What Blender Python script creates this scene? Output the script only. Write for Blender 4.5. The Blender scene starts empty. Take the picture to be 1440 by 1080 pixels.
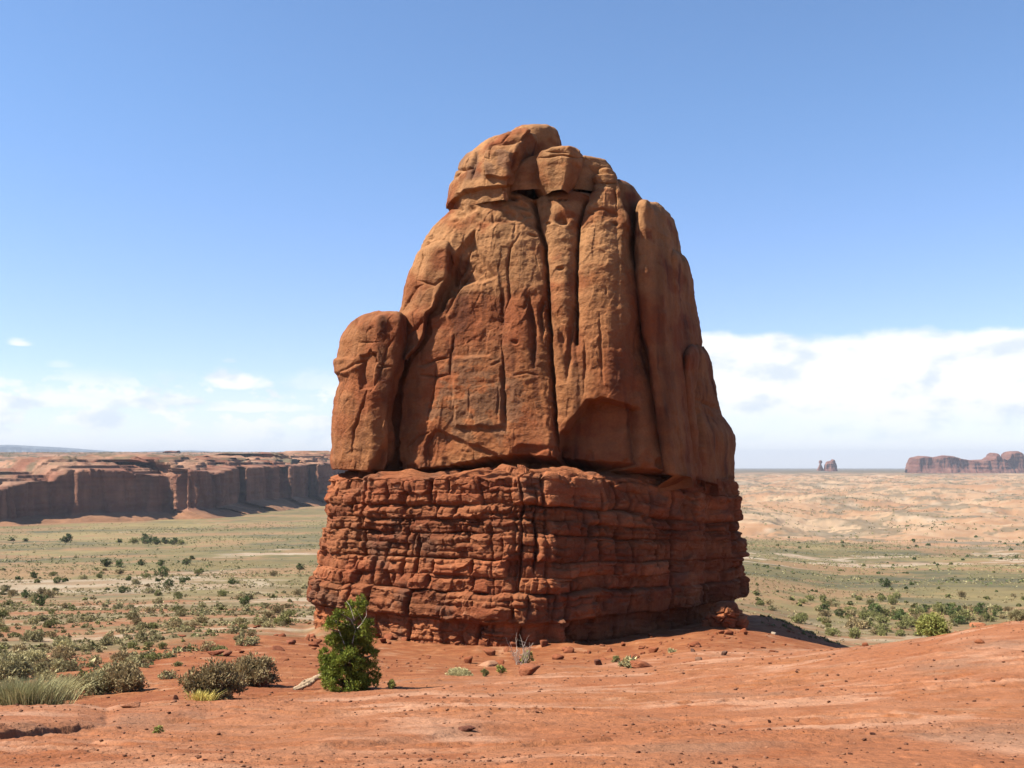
import bpy, math, random
import numpy as np
from mathutils import Vector

random.seed(7)
RNG = np.random.default_rng(11)
SC = bpy.context.scene
COL = SC.collection

# ---------------------------------------------------------------- camera, sky, sun, exposure
F, HX, HY = 1400.0, 720.0, 650.0          # focal length in photo pixels, principal column, eye-level row
cam = bpy.data.cameras.new('camera')
cam.sensor_fit = 'HORIZONTAL'
cam.sensor_width = 36.0
cam.lens = 36.0 * F / 1440.0
cam.shift_y = (HY - 540.0) / 1440.0
cam.clip_start, cam.clip_end = 0.1, 60000.0
camo = bpy.data.objects.new('camera', cam)
COL.objects.link(camo)
camo.location = (0, 0, 0)
camo.rotation_euler = (math.radians(90), 0, 0)
SC.camera = camo

SUN_EL = math.radians(50.0)
SUN_AZ = math.atan2(-0.986, -0.165)        # from the left, a little towards the camera
SUN = Vector((math.sin(SUN_AZ) * math.cos(SUN_EL), math.cos(SUN_AZ) * math.cos(SUN_EL), math.sin(SUN_EL)))
lamp = bpy.data.lights.new('sun', 'SUN')
lamp.energy = 5.0
lamp.angle = math.radians(0.5)
lamp.color = (1.0, 0.955, 0.85)
lo = bpy.data.objects.new('sun', lamp)
COL.objects.link(lo)
lo.rotation_euler = (-SUN).to_track_quat('-Z', 'Y').to_euler()
lo.location = (0, 0, 200)

SC.view_settings.view_transform = 'Standard'
SC.view_settings.look = 'None'
SC.view_settings.gamma = 1.0
SC.view_settings.exposure = 1.44
SC.cycles.use_denoising = True
SC.cycles.max_bounces = 6
SC.cycles.diffuse_bounces = 3
SC.cycles.volume_bounces = 0


def build_world():
    w = bpy.data.worlds.new('World')
    SC.world = w
    w.use_nodes = True
    nt = w.node_tree
    for n in list(nt.nodes):
        nt.nodes.remove(n)
    N, L = nt.nodes, nt.links

    def math_(op, a, b=None, c=None, clamp=False):
        n = N.new('ShaderNodeMath')
        n.operation = op
        n.use_clamp = clamp
        for i, v in enumerate((a, b, c)):
            if v is None:
                continue
            if isinstance(v, (int, float)):
                n.inputs[i].default_value = v
            else:
                L.new(v, n.inputs[i])
        return n.outputs[0]

    def sstep(lo_, hi_, v):
        n = N.new('ShaderNodeMapRange')
        n.interpolation_type = 'SMOOTHSTEP'
        for nm, x in (('Value', v), ('From Min', lo_), ('From Max', hi_)):
            if isinstance(x, (int, float)):
                n.inputs[nm].default_value = x
            else:
                L.new(x, n.inputs[nm])
        n.inputs['To Min'].default_value = 0.0
        n.inputs['To Max'].default_value = 1.0
        return n.outputs['Result']

    def noise(vec, scale, detail=6, rough=0.55):
        n = N.new('ShaderNodeTexNoise')
        n.inputs['Scale'].default_value = scale
        n.inputs['Detail'].default_value = detail
        n.inputs['Roughness'].default_value = rough
        L.new(vec, n.inputs['Vector'])
        return n.outputs['Fac']

    def mixc(f, a, b):
        n = N.new('ShaderNodeMix')
        n.data_type = 'RGBA'
        if isinstance(f, (int, float)):
            n.inputs[0].default_value = f
        else:
            L.new(f, n.inputs[0])
        for i, v in ((6, a), (7, b)):
            if isinstance(v, tuple):
                n.inputs[i].default_value = (*v, 1)
            else:
                L.new(v, n.inputs[i])
        return n.outputs[2]

    sky = N.new('ShaderNodeTexSky')
    sky.sky_type = 'NISHITA'
    sky.sun_disc = False
    sky.sun_elevation = SUN_EL
    sky.sun_rotation = SUN_AZ
    sky.altitude = 1500
    sky.air_density = 1.0
    sky.dust_density = 0.6
    sky.ozone_density = 1.1
    tc = N.new('ShaderNodeTexCoord')
    sep = N.new('ShaderNodeSeparateXYZ')
    L.new(tc.outputs['Generated'], sep.inputs[0])
    x, y, z = sep.outputs
    az = math_('ARCTAN2', x, y)                       # azimuth east of north, radians
    hz = math_('SQRT', math_('ADD', math_('MULTIPLY', x, x), math_('MULTIPLY', y, y)))
    el = math_('DIVIDE', z, math_('MAXIMUM', hz, 0.01))
    comb = N.new('ShaderNodeCombineXYZ')
    L.new(az, comb.inputs[0])
    L.new(math_('MULTIPLY', el, 1.7), comb.inputs[1])
    v = comb.outputs[0]
    n1 = noise(v, 9, 7, 0.55)
    n2 = noise(v, 26, 7, 0.6)
    n3 = noise(v, 4, 4, 0.5)
    # big flat-topped storm bank on the right
    top = math_('MULTIPLY_ADD', az, -0.022, 0.1300)
    top = math_('ADD', top, math_('MULTIPLY', math_('ADD', math_('SUBTRACT', n1, 0.5), math_('MULTIPLY', math_('SUBTRACT', n2, 0.5), 0.5)), 0.036))
    edge = sstep(0.004, -0.008, math_('SUBTRACT', el, top))
    bank_w = sstep(0.055, 0.115, az)
    low = sstep(0.008, 0.060, math_('ADD', el, math_('MULTIPLY', math_('SUBTRACT', n1, 0.5), 0.10)))
    bank = math_('MULTIPLY', math_('MULTIPLY', edge, bank_w), math_('MULTIPLY_ADD', low, 0.86, 0.14))
    # low cumulus haze on the left
    d1 = sstep(0.47, 0.57, math_('ADD', n2, math_('MULTIPLY', math_('SUBTRACT', n1, 0.5), 0.5)))
    b1 = math_('MULTIPLY', sstep(0.092, 0.060, el), sstep(-0.005, 0.045, el))
    left = math_('MULTIPLY', math_('MULTIPLY', math_('MULTIPLY_ADD', d1, 0.80, 0.14), b1), sstep(0.12, -0.02, az))

    def puff(a0, e0, ra, re, k, dens):
        da = math_('DIVIDE', math_('SUBTRACT', az, a0), ra)
        de = math_('DIVIDE', math_('SUBTRACT', el, e0), re)
        # flat base: squeeze below the centre
        de = math_('MULTIPLY', de, math_('MULTIPLY_ADD', sstep(0.0, -0.3, de), 1.5, 1.0))
        d = math_('SQRT', math_('ADD', math_('MULTIPLY', da, da), math_('MULTIPLY', de, de)))
        d = math_('ADD', d, math_('MULTIPLY', math_('SUBTRACT', n2, 0.5), k))
        return math_('MULTIPLY', sstep(1.0, 0.35, d), dens)
    puffs = [puff(0.372, 0.113, 0.030, 0.013, 2.4, 1.0), puff(-0.270, 0.0755, 0.036, 0.017, 2.0, 1.0), puff(-0.360, 0.0565, 0.035, 0.011, 2.6, 0.9), puff(-0.325, 0.057, 0.03, 0.011, 2.6, 0.9), puff(-0.255, 0.052, 0.06, 0.010, 3.0, 0.8), puff(-0.45, 0.053, 0.04, 0.010, 2.6, 0.8), puff(-0.425, 0.057, 0.03, 0.010, 2.6, 0.85), puff(-0.460, 0.1065, 0.014, 0.007, 1.6, 0.8),
             puff(-0.424, 0.0880, 0.015, 0.006, 1.9, 0.30), puff(-0.392, 0.0560, 0.095, 0.016, 3.0, 0.75),
             puff(-0.276, 0.0975, 0.008, 0.004, 1.6, 0.35), puff(-0.19, 0.0770, 0.045, 0.018, 2.4, 0.35)]
    tot = left
    for p in puffs:
        tot = math_('MAXIMUM', tot, p)
    fac = math_('MINIMUM', math_('MAXIMUM', tot, bank), 1.0)
    fac = math_('MULTIPLY', fac, sstep(0.0, 0.05, y))
    # cloud body: brilliant tops, faint blue-grey billows
    vv = N.new('ShaderNodeVectorMath')
    vv.operation = 'ADD'
    L.new(v, vv.inputs[0])
    vv.inputs[1].default_value = (0.012, -0.02, 0.0)
    sh = math_('SUBTRACT', n1, noise(vv.outputs[0], 9, 7, 0.55))
    shade = sstep(-0.01, 0.14, math_('ADD', sh, math_('MULTIPLY', math_('SUBTRACT', n3, 0.5), 0.18)))
    bg1 = N.new('ShaderNodeBackground')
    tint = N.new('ShaderNodeMix')
    tint.data_type = 'RGBA'
    tint.blend_type = 'MULTIPLY'
    tint.inputs[0].default_value = 1.0
    L.new(sky.outputs[0], tint.inputs[6])
    L.new(mixc(sstep(0.02, 0.38, el), (0.80, 0.775, 0.94), (0.745, 0.875, 1.0)), tint.inputs[7])
    L.new(tint.outputs[2], bg1.inputs[0])
    bg1.inputs[1].default_value = SKY_STRENGTH
    bg2 = N.new('ShaderNodeBackground')
    cc = mixc(shade, (1.04, 1.04, 1.01), (0.76, 0.84, 0.93))
    L.new(cc, bg2.inputs[0])
    bg2.inputs[1].default_value = 0.405
    mix = N.new('ShaderNodeMixShader')
    L.new(fac, mix.inputs[0])
    L.new(bg1.outputs[0], mix.inputs[1])
    L.new(bg2.outputs[0], mix.inputs[2])
    out = N.new('ShaderNodeOutputWorld')
    L.new(mix.outputs[0], out.inputs[0])


SKY_STRENGTH = 0.078
build_world()

# ---------------------------------------------------------------- small maths
_perm = RNG.permutation(256).astype(np.int32)
_perm = np.concatenate([_perm, _perm])
_grad = RNG.normal(size=(256, 3)).astype(np.float32)
_grad /= np.linalg.norm(_grad, axis=1, keepdims=True)


def perlin(p):
    """gradient noise, about -1..1; p (...,3)"""
    sh = p.shape[:-1]
    p = p.reshape(-1, 3).astype(np.float32)
    i = np.floor(p).astype(np.int32)
    f = p - i
    u = f * f * f * (f * (f * 6 - 15) + 10)
    i &= 255
    x0, y0, z0 = i[:, 0], i[:, 1], i[:, 2]
    r = None
    acc = np.zeros(len(p), np.float32)
    for dx in (0, 1):
        hx = _perm[(x0 + dx) & 255]
        wx = u[:, 0] if dx else 1 - u[:, 0]
        for dy in (0, 1):
            hy = _perm[(hx + y0 + dy) & 255]
            wy = u[:, 1] if dy else 1 - u[:, 1]
            for dz in (0, 1):
                h = _perm[(hy + z0 + dz) & 255]
                wz = u[:, 2] if dz else 1 - u[:, 2]
                g = _grad[h]
                acc += wx * wy * wz * (g[:, 0] * (f[:, 0] - dx) + g[:, 1] * (f[:, 1] - dy) + g[:, 2] * (f[:, 2] - dz))
    return (acc * 1.5).reshape(sh)


def fbm(p, oct=4, gain=0.5, lac=2.03, off=0.0, ridged=False):
    a, s, t = 1.0, 0.0, None
    q = p + np.float32(off)
    for k in range(oct):
        n = perlin(q)
        if ridged:
            n = 1 - 2 * np.abs(n)
        t = a * n if t is None else t + a * n
        s += a
        a *= gain
        q = q * lac + 17.3
    return t / s


def on(mask, p, *a, **k):
    """fbm evaluated only where mask is above zero"""
    out = np.zeros(mask.shape, np.float32)
    m = mask > 1e-4
    if m.any():
        out[m] = fbm(p[m], *a, **k)
    return out


def sst(a, b, x):
    t = np.clip((x - a) / (b - a), 0, 1)
    return t * t * (3 - 2 * t)


def cell(p):
    """cellular noise: nearest distance, second distance, random id of nearest"""
    sh = p.shape[:-1]
    p = p.reshape(-1, 3).astype(np.float32)
    i = np.floor(p).astype(np.int32)
    f = p - i
    d1 = np.full(len(p), 9.0, np.float32)
    d2 = d1.copy()
    rid = np.zeros(len(p), np.float32)
    for dx in (-1, 0, 1):
        for dy in (-1, 0, 1):
            for dz in (-1, 0, 1):
                h = _perm[_perm[_perm[(i[:, 0] + dx) & 255] + ((i[:, 1] + dy) & 255)] + ((i[:, 2] + dz) & 255)]
                jit = _grad[h] * 0.42 + 0.5
                d = np.sqrt((dx + jit[:, 0] - f[:, 0]) ** 2 + (dy + jit[:, 1] - f[:, 1]) ** 2 + (dz + jit[:, 2] - f[:, 2]) ** 2)
                near = d < d1
                d2 = np.where(near, d1, np.minimum(d2, d))
                rid = np.where(near, h / 255.0, rid)
                d1 = np.where(near, d, d1)
    return d1.reshape(sh), d2.reshape(sh), rid.reshape(sh)


ALB = 0.37


def srgb(r, g, b):
    """photo colour of a sunlit surface -> base colour"""
    def f(c):
        c /= 255.0
        return c / 12.92 if c <= 0.04045 else ((c + 0.055) / 1.055) ** 2.4
    return np.array([f(r), f(g), f(b)], np.float32) * ALB


def lerp(a, b, t):
    return a + (b - a) * t


def mixv(a, b, t):
    return a + (b - a) * t[..., None]


def polydist(px, py, pts):
    d = np.full(px.shape, 1e9, np.float32)
    for (x0, y0), (x1, y1) in zip(pts[:-1], pts[1:]):
        vx, vy = x1 - x0, y1 - y0
        t = np.clip(((px - x0) * vx + (py - y0) * vy) / max(vx * vx + vy * vy, 1e-6), 0, 1)
        d = np.minimum(d, np.hypot(px - x0 - t * vx, py - y0 - t * vy))
    return d


def polysigned(px, py, poly):
    """positive inside"""
    d = polydist(px, py, poly + [poly[0]])
    ins = np.zeros(px.shape, bool)
    n = len(poly)
    for i in range(n):
        x0, y0 = poly[i]
        x1, y1 = poly[(i + 1) % n]
        c = ((y0 > py) != (y1 > py)) & (px < (x1 - x0) * (py - y0) / ((y1 - y0) if y1 != y0 else 1e-6) + x0)
        ins ^= c
    return np.where(ins, d, -d)


# ---------------------------------------------------------------- mesh and object helpers
def mesh_from(name, verts, faces, mat, col=None, smooth=True):
    """verts (n,3); faces (m,k) array or list of arrays of one k each"""
    me = bpy.data.meshes.new(name)
    fs = faces if isinstance(faces, list) else [faces]
    fs = [np.asarray(f, np.int32) for f in fs if len(f)]
    me.vertices.add(len(verts))
    me.vertices.foreach_set('co', np.asarray(verts, np.float32).ravel())
    li = np.concatenate([f.ravel() for f in fs])
    tot = np.concatenate([np.full(len(f), f.shape[1], np.int32) for f in fs])
    st = np.concatenate([[0], np.cumsum(tot)[:-1]]).astype(np.int32)
    me.loops.add(len(li))
    me.loops.foreach_set('vertex_index', li)
    me.polygons.add(len(tot))
    me.polygons.foreach_set('loop_start', st)
    me.polygons.foreach_set('loop_total', tot)
    me.polygons.foreach_set('use_smooth', np.full(len(tot), smooth))
    if col is not None:
        a = me.attributes.new('Col', 'FLOAT_COLOR', 'POINT')
        c4 = np.ones((len(verts), 4), np.float32)
        c4[:, :3] = np.clip(col, 0, 1)
        a.data.foreach_set('color', c4.ravel())
    me.update(calc_edges=True)
    me.validate()
    if mat:
        me.materials.append(mat)
    return me


def link(name, me, parent=None, loc=None):
    o = bpy.data.objects.new(name, me)
    COL.objects.link(o)
    if parent:
        o.parent = parent
    if loc is not None:
        o.location = loc
    return o


def tag(o, label=None, cat=None, group=None, kind=None):
    for k, v in (('label', label), ('category', cat), ('group', group), ('kind', kind)):
        if v:
            o[k] = v
    return o


def thing(name, loc, label, cat, group=None):
    o = bpy.data.objects.new(name, None)
    COL.objects.link(o)
    o.location = loc
    o.empty_display_size = 0.3
    return tag(o, label, cat, group)


def grid_faces(nr, nc, wrap):
    r = np.arange(nr - 1)[:, None]
    c = np.arange(nc if wrap else nc - 1)[None, :]
    c2 = (c + 1) % nc
    return np.stack([r * nc + c, r * nc + c2, (r + 1) * nc + c2, (r + 1) * nc + c], -1).reshape(-1, 4)


# ---------------------------------------------------------------- materials
def material(name, col=None, attr=True, noises=(), bumps=(), rough=0.95, island=None, translucent=0.0):
    """vertex-colour (or flat) base colour, multiplied by world-scale noises, with bump noises
    noises: (scale xyz, detail, low, high)   bumps: (scale xyz, detail, distance)"""
    m = bpy.data.materials.new(name)
    m.use_nodes = True
    nt = m.node_tree
    N, L = nt.nodes, nt.links
    bs = N['Principled BSDF']
    bs.inputs['Roughness'].default_value = rough
    bs.inputs['Specular IOR Level'].default_value = 0.15
    geo = N.new('ShaderNodeNewGeometry')
    tc = N.new('ShaderNodeTexCoord')
    if attr:
        a = N.new('ShaderNodeAttribute')
        a.attribute_name = 'Col'
        c = a.outputs['Color']
    else:
        a = N.new('ShaderNodeRGB')
        a.outputs[0].default_value = (*col, 1)
        c = a.outputs[0]

    def tex(scale, detail, kind='noise'):
        mp = N.new('ShaderNodeMapping')
        mp.inputs['Scale'].default_value = scale
        L.new(tc.outputs['Object'], mp.inputs[0])
        n = N.new('ShaderNodeTexNoise')
        n.inputs['Scale'].default_value = 1.0
        n.inputs['Detail'].default_value = detail
        n.inputs['Roughness'].default_value = 0.6
        L.new(mp.outputs[0], n.inputs['Vector'])
        return n.outputs['Fac']
    for sc, det, lo_, hi_ in noises:
        mr = N.new('ShaderNodeMapRange')
        mr.inputs['From Min'].default_value = 0.3
        mr.inputs['From Max'].default_value = 0.7
        mr.inputs['To Min'].default_value = lo_
        mr.inputs['To Max'].default_value = hi_
        L.new(tex(sc, det), mr.inputs['Value'])
        mx = N.new('ShaderNodeVectorMath')
        mx.operation = 'SCALE'
        L.new(c, mx.inputs[0])
        L.new(mr.outputs[0], mx.inputs['Scale'])
        c = mx.outputs[0]
    if island:
        mr = N.new('ShaderNodeMapRange')
        mr.inputs['To Min'].default_value = island[0]
        mr.inputs['To Max'].default_value = island[1]
        L.new(geo.outputs['Random Per Island'], mr.inputs['Value'])
        mx = N.new('ShaderNodeVectorMath')
        mx.operation = 'SCALE'
        L.new(c, mx.inputs[0])
        L.new(mr.outputs[0], mx.inputs['Scale'])
        c = mx.outputs[0]
        oi = N.new('ShaderNodeObjectInfo')
        mr2 = N.new('ShaderNodeMapRange')
        mr2.inputs['To Min'].default_value = 0.75
        mr2.inputs['To Max'].default_value = 1.25
        L.new(oi.outputs['Random'], mr2.inputs['Value'])
        mx = N.new('ShaderNodeVectorMath')
        mx.operation = 'SCALE'
        L.new(c, mx.inputs[0])
        L.new(mr2.outputs[0], mx.inputs['Scale'])
        c = mx.outputs[0]
    L.new(c, bs.inputs['Base Color'])
    prev = None
    for sc, det, dist in bumps:
        b = N.new('ShaderNodeBump')
        b.inputs['Strength'].default_value = 1.0
        b.inputs['Distance'].default_value = dist
        L.new(tex(sc, det), b.inputs['Height'])
        if prev is not None:
            L.new(prev, b.inputs['Normal'])
        prev = b.outputs[0]
    if prev is not None:
        L.new(prev, bs.inputs['Normal'])
    if translucent > 0:
        tr = N.new('ShaderNodeBsdfTranslucent')
        L.new(c, tr.inputs[0])
        mx = N.new('ShaderNodeMixShader')
        mx.inputs[0].default_value = translucent
        L.new(bs.outputs[0], mx.inputs[1])
        L.new(tr.outputs[0], mx.inputs[2])
        L.new(mx.outputs[0], N['Material Output'].inputs[0])
    return m


M_TOWER = material('sandstone_massive', noises=[((1.3, 1.3, 0.5), 6, 0.86, 1.14), ((7, 7, 9), 5, 0.88, 1.12)],
                   bumps=[((1.6, 1.6, 2.2), 9, 0.10), ((8, 8, 14), 6, 0.035)])
M_LAYER = material('sandstone_layered', noises=[((1.5, 1.5, 2.5), 6, 0.82, 1.16), ((8, 8, 12), 5, 0.85, 1.15)],
                   bumps=[((2.2, 2.2, 4.5), 7, 0.09), ((9, 9, 14), 5, 0.035)])
M_GROUND = material('desert_ground', noises=[((2.1, 2.1, 2.1), 7, 0.88, 1.12), ((14, 14, 14), 5, 0.84, 1.16)],
                    bumps=[((2.5, 2.5, 2.5), 8, 0.06), ((18, 18, 18), 6, 0.025)])
M_CLIFF = material('cliff_rock', noises=[((0.05, 0.05, 0.12), 6, 0.85, 1.15)], bumps=[((0.08, 0.08, 0.25), 8, 2.5)])
M_STONE = material('loose_stone', noises=[((5, 5, 7), 5, 0.8, 1.2)], bumps=[((9, 9, 12), 6, 0.04)])


# ---------------------------------------------------------------- lofted rock
def resample(pts, n, weights=None):
    pts = np.asarray(pts, float)
    seg = np.linalg.norm(np.diff(pts, axis=0), axis=1)
    s = np.concatenate([[0], np.cumsum(seg)])
    t = np.linspace(0, s[-1], n, endpoint=False)
    return np.stack([np.interp(t, s, pts[:, k]) for k in range(pts.shape[1])], 1)


def tab(rows, key, k):
    r = np.asarray(rows, float)
    return np.interp(key, r[:, 0], r[:, k])


def smooth1(a, n):
    if n < 1:
        return a
    k = np.ones(2 * n + 1) / (2 * n + 1)
    return np.convolve(np.pad(a, n, mode='edge'), k, 'valid')


def loft(rows, plan, yref, ncol, nrow, disp, colour, back_keep=4, psmooth=2, dome=0.0, lean=None, corner=None, csmooth=3):
    """rows: (py, left px, right px[, corner px]) from top to bottom of the silhouette, measured on the photo;
    plan: list of (u, Y): share of the way from left to right edge and true distance in metres, closed, front side first;
    yref: distance at which the silhouette heights hold. Returns verts, faces, colours."""
    rows = sorted(rows)
    top, bot = rows[0][0], rows[-1][0]
    t = np.linspace(0, 1, nrow)
    if dome:
        t = np.where(t < 0.12, 0.12 * (t / 0.12) ** 2.0, t)
    py = top + (bot - top) * t
    Lx = smooth1(tab(rows, py, 1), csmooth)
    Rx = smooth1(tab(rows, py, 2), csmooth)
    z = (HY - py) / F * yref
    # plan -> dense closed curve
    P = np.asarray(plan + [plan[0]], float)
    S = (np.interp(0.6, [0, 1], [Lx[-1], Rx[-1]]) * 0 + (Rx.max() - Lx.min()) / F * yref)
    Q = P.copy()
    Q[:, 0] *= S
    dense = resample(Q, 4000)
    for _ in range(psmooth):
        k = 45
        ker = np.ones(2 * k + 1) / (2 * k + 1)
        dense = np.stack([np.convolve(np.concatenate([dense[-k:, i], dense[:, i], dense[:k, i]]), ker, 'valid') for i in (0, 1)], 1)
    # density: front side fine, back coarse
    ymid = np.median(P[:, 1])
    seg = np.linalg.norm(np.roll(dense, -1, 0) - dense, axis=1)
    w = np.where(dense[:, 1] > ymid + 0.25 * (P[:, 1].max() - ymid), 1.0 / back_keep, 1.0)
    cs = np.concatenate([[0], np.cumsum(seg * w)])
    tt = np.linspace(0, cs[-1], ncol, endpoint=False)
    idx = np.interp(tt, cs, np.arange(len(cs)))
    ii = np.clip(idx.astype(int), 0, len(dense) - 1)
    u = dense[ii, 0] / S
    u = (u - u.min()) / (u.max() - u.min())
    Y0 = dense[ii, 1]
    yc = 0.5 * (Y0.min() + Y0.max())
    U = np.broadcast_to(u, (nrow, ncol)).copy()
    if corner is not None:
        uc = corner[0]
        cx = np.interp(py, [c[0] for c in corner[1]], [c[1] for c in corner[1]])
        uw = ((cx - Lx) / (Rx - Lx))[:, None]
        U = np.where(U < uc, U / uc * uw, uw + (U - uc) / (1 - uc) * (1 - uw))
    hs = np.ones(nrow)
    if lean is not None:
        hs = np.interp(py, [c[0] for c in lean], [c[1] for c in lean])
    if dome:
        q = np.clip(1 - (py - top) / dome, 0, 1)
        hs = hs * np.sqrt(np.clip(1 - q ** 2, 0.0, 1))
    Y = yc + (Y0 - yc)[None, :] * hs[:, None]
    PX = Lx[:, None] + (Rx - Lx)[:, None] * U
    X = (PX - HX) / F * Y
    Z = np.broadcast_to(z[:, None], X.shape)
    V = np.stack([X, Y, Z], -1)
    dc = np.roll(V, -1, 1) - np.roll(V, 1, 1)
    dr = np.gradient(V, axis=0)
    nrm = np.cross(dr, dc)
    nrm /= np.linalg.norm(nrm, axis=-1, keepdims=True) + 1e-9
    cen = V.mean(axis=1, keepdims=True)
    sgn = np.sign(((V - cen) * nrm)[..., :2].sum(-1).sum())
    nrm *= sgn
    ppx = HX + F * V[..., 0] / V[..., 1]
    ppy = HY - F * V[..., 2] / V[..., 1]
    # arc length along the middle row
    mid = V[nrow // 2]
    arc = np.concatenate([[0], np.cumsum(np.linalg.norm(np.diff(mid, axis=0), axis=1))])
    env = dict(V=V, n=nrm, px=ppx, py=ppy, arc=np.broadcast_to(arc, X.shape), front=sst(0.45, -0.05, nrm[..., 1]), z=Z)
    d = disp(env)
    D = V + nrm * d[..., None]
    if 'shift' in env:
        D = D + env['shift']
    env['d'] = d
    c = colour(env)
    verts = D.reshape(-1, 3)
    cols = c.reshape(-1, 3)
    faces = grid_faces(nrow, ncol, True)
    # close the top
    tc_ = D[0].mean(0)
    if dome:
        tc_[2] = D[0, :, 2].mean()
    verts = np.vstack([verts, tc_[None]])
    cols = np.vstack([cols, c[0].mean(0)[None]])
    k = np.arange(ncol)
    fan = np.stack([(k + 1) % ncol, k, np.full(ncol, len(verts) - 1)], 1)
    if sgn > 0:
        faces = faces[:, ::-1]
        fan = fan[:, ::-1]
    return verts, [faces, fan], cols


def carve(env, lines, jit=2.0):
    """joints measured on the photo, cut into the near side of the rock; they pinch out at their ends"""
    px, py = env['px'], env['py']
    w1 = perlin(np.stack([px * 0.05, py * 0.05, px * 0], -1)) * jit + perlin(np.stack([px * 0.2, py * 0.2, px * 0 + 3], -1)) * 0.8
    w2 = perlin(np.stack([px * 0.05 + 40, py * 0.05, px * 0], -1)) * jit
    X, Y = px + w1, py + w2
    d = np.zeros(px.shape, np.float32)
    vary = 0.75 + 0.5 * fbm(np.stack([px * 0.012, py * 0.03, px * 0 + 7], -1), 3)
    for pts, wid, dep in lines:
        P = np.asarray(pts, float)
        sl = np.hypot(*np.diff(P, axis=0).T)
        cs = np.concatenate([[0], np.cumsum(sl)])
        best = np.full(px.shape, 1e9, np.float32)
        tt = np.zeros(px.shape, np.float32)
        for k in range(len(P) - 1):
            vx, vy = P[k + 1] - P[k]
            t = np.clip(((X - P[k, 0]) * vx + (Y - P[k, 1]) * vy) / max(sl[k] ** 2, 1e-6), 0, 1)
            r = np.hypot(X - P[k, 0] - t * vx, Y - P[k, 1] - t * vy)
            m = r < best
            best = np.where(m, r, best)
            tt = np.where(m, (cs[k] + t * sl[k]) / cs[-1], tt)
        tap = np.ones_like(tt) if dep >= 1.0 and cs[-1] > 150 else np.clip(np.minimum(tt, 1 - tt) * 3.2, 0, 1) ** 0.7
        d -= dep * vary * tap * (0.62 * np.exp(-(best / (wid * (0.30 + 0.34 * tap))) ** 2) + 0.26 * np.exp(-best / (wid * 2.4)))
    return d * env['front']


def pads(env, polys, jit=3.0):
    """raised (+) or sunk (-) panels with soft edges"""
    px, py = env['px'], env['py']
    w1 = perlin(np.stack([px * 0.06, py * 0.06, px * 0 + 9], -1)) * jit
    w2 = perlin(np.stack([px * 0.06 + 40, py * 0.06, px * 0 + 9], -1)) * jit
    d = np.zeros(px.shape, np.float32)
    for poly, dep, soft in polys:
        s = polysigned(px + w1, py + w2, poly)
        d += dep * sst(-soft, soft, s)
    return d * env['front']


RED = srgb(168, 93, 55)
TAN = srgb(184, 118, 72)
PALE = srgb(208, 150, 100)
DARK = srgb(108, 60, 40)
GREY = srgb(138, 100, 80)


def tower_colour(env):
    p = env['V']
    a = fbm(p * np.array([0.22, 0.22, 0.16]), 5) * 0.5 + 0.5
    c = mixv(RED, TAN, sst(0.3, 0.7, a))
    b = fbm(p * np.array([0.9, 0.9, 0.14]), 5, off=31.0)
    c = mixv(c, np.broadcast_to(DARK, c.shape), 0.75 * sst(0.05, 0.42, b))
    e = fbm(p * np.array([0.35, 0.35, 0.6]), 4, off=71.0)
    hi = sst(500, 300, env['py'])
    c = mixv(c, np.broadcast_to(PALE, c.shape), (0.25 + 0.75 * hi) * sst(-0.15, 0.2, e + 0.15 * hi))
    g = fbm(p * np.array([0.8, 0.8, 1.1]), 5, gain=0.6, off=11.0)
    zone = np.exp(-(((env['px'] - 665) / 75) ** 2 + ((env['py'] - 565) / 55) ** 2)) * env['front']
    c = mixv(c, np.broadcast_to(srgb(152, 108, 78), c.shape), 0.65 * sst(0.02, 0.10, g + 0.45 * zone - 0.24) * sst(0.0, 0.5, zone))
    c = mixv(c, np.broadcast_to(srgb(196, 112, 66), c.shape), 0.6 * zone * sst(0.06, -0.1, g + 0.45 * zone - 0.24))
    st = perlin(np.stack([p[..., 0] * 0.05, p[..., 1] * 0.05, p[..., 2] * 1.6], -1))
    c = c * (1 + 0.08 * st)[..., None]
    c = c * (1 + 0.16 * fbm(p * np.array([1.4, 1.4, 1.8]), 5, gain=0.65, off=181.0))[..., None]
    c = c * (1 - 0.25 * sst(0.0, 0.35, -0.0 + fbm(p * np.array([0.5, 0.5, 0.08]), 4, off=5.0)))[..., None]
    return c


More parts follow.
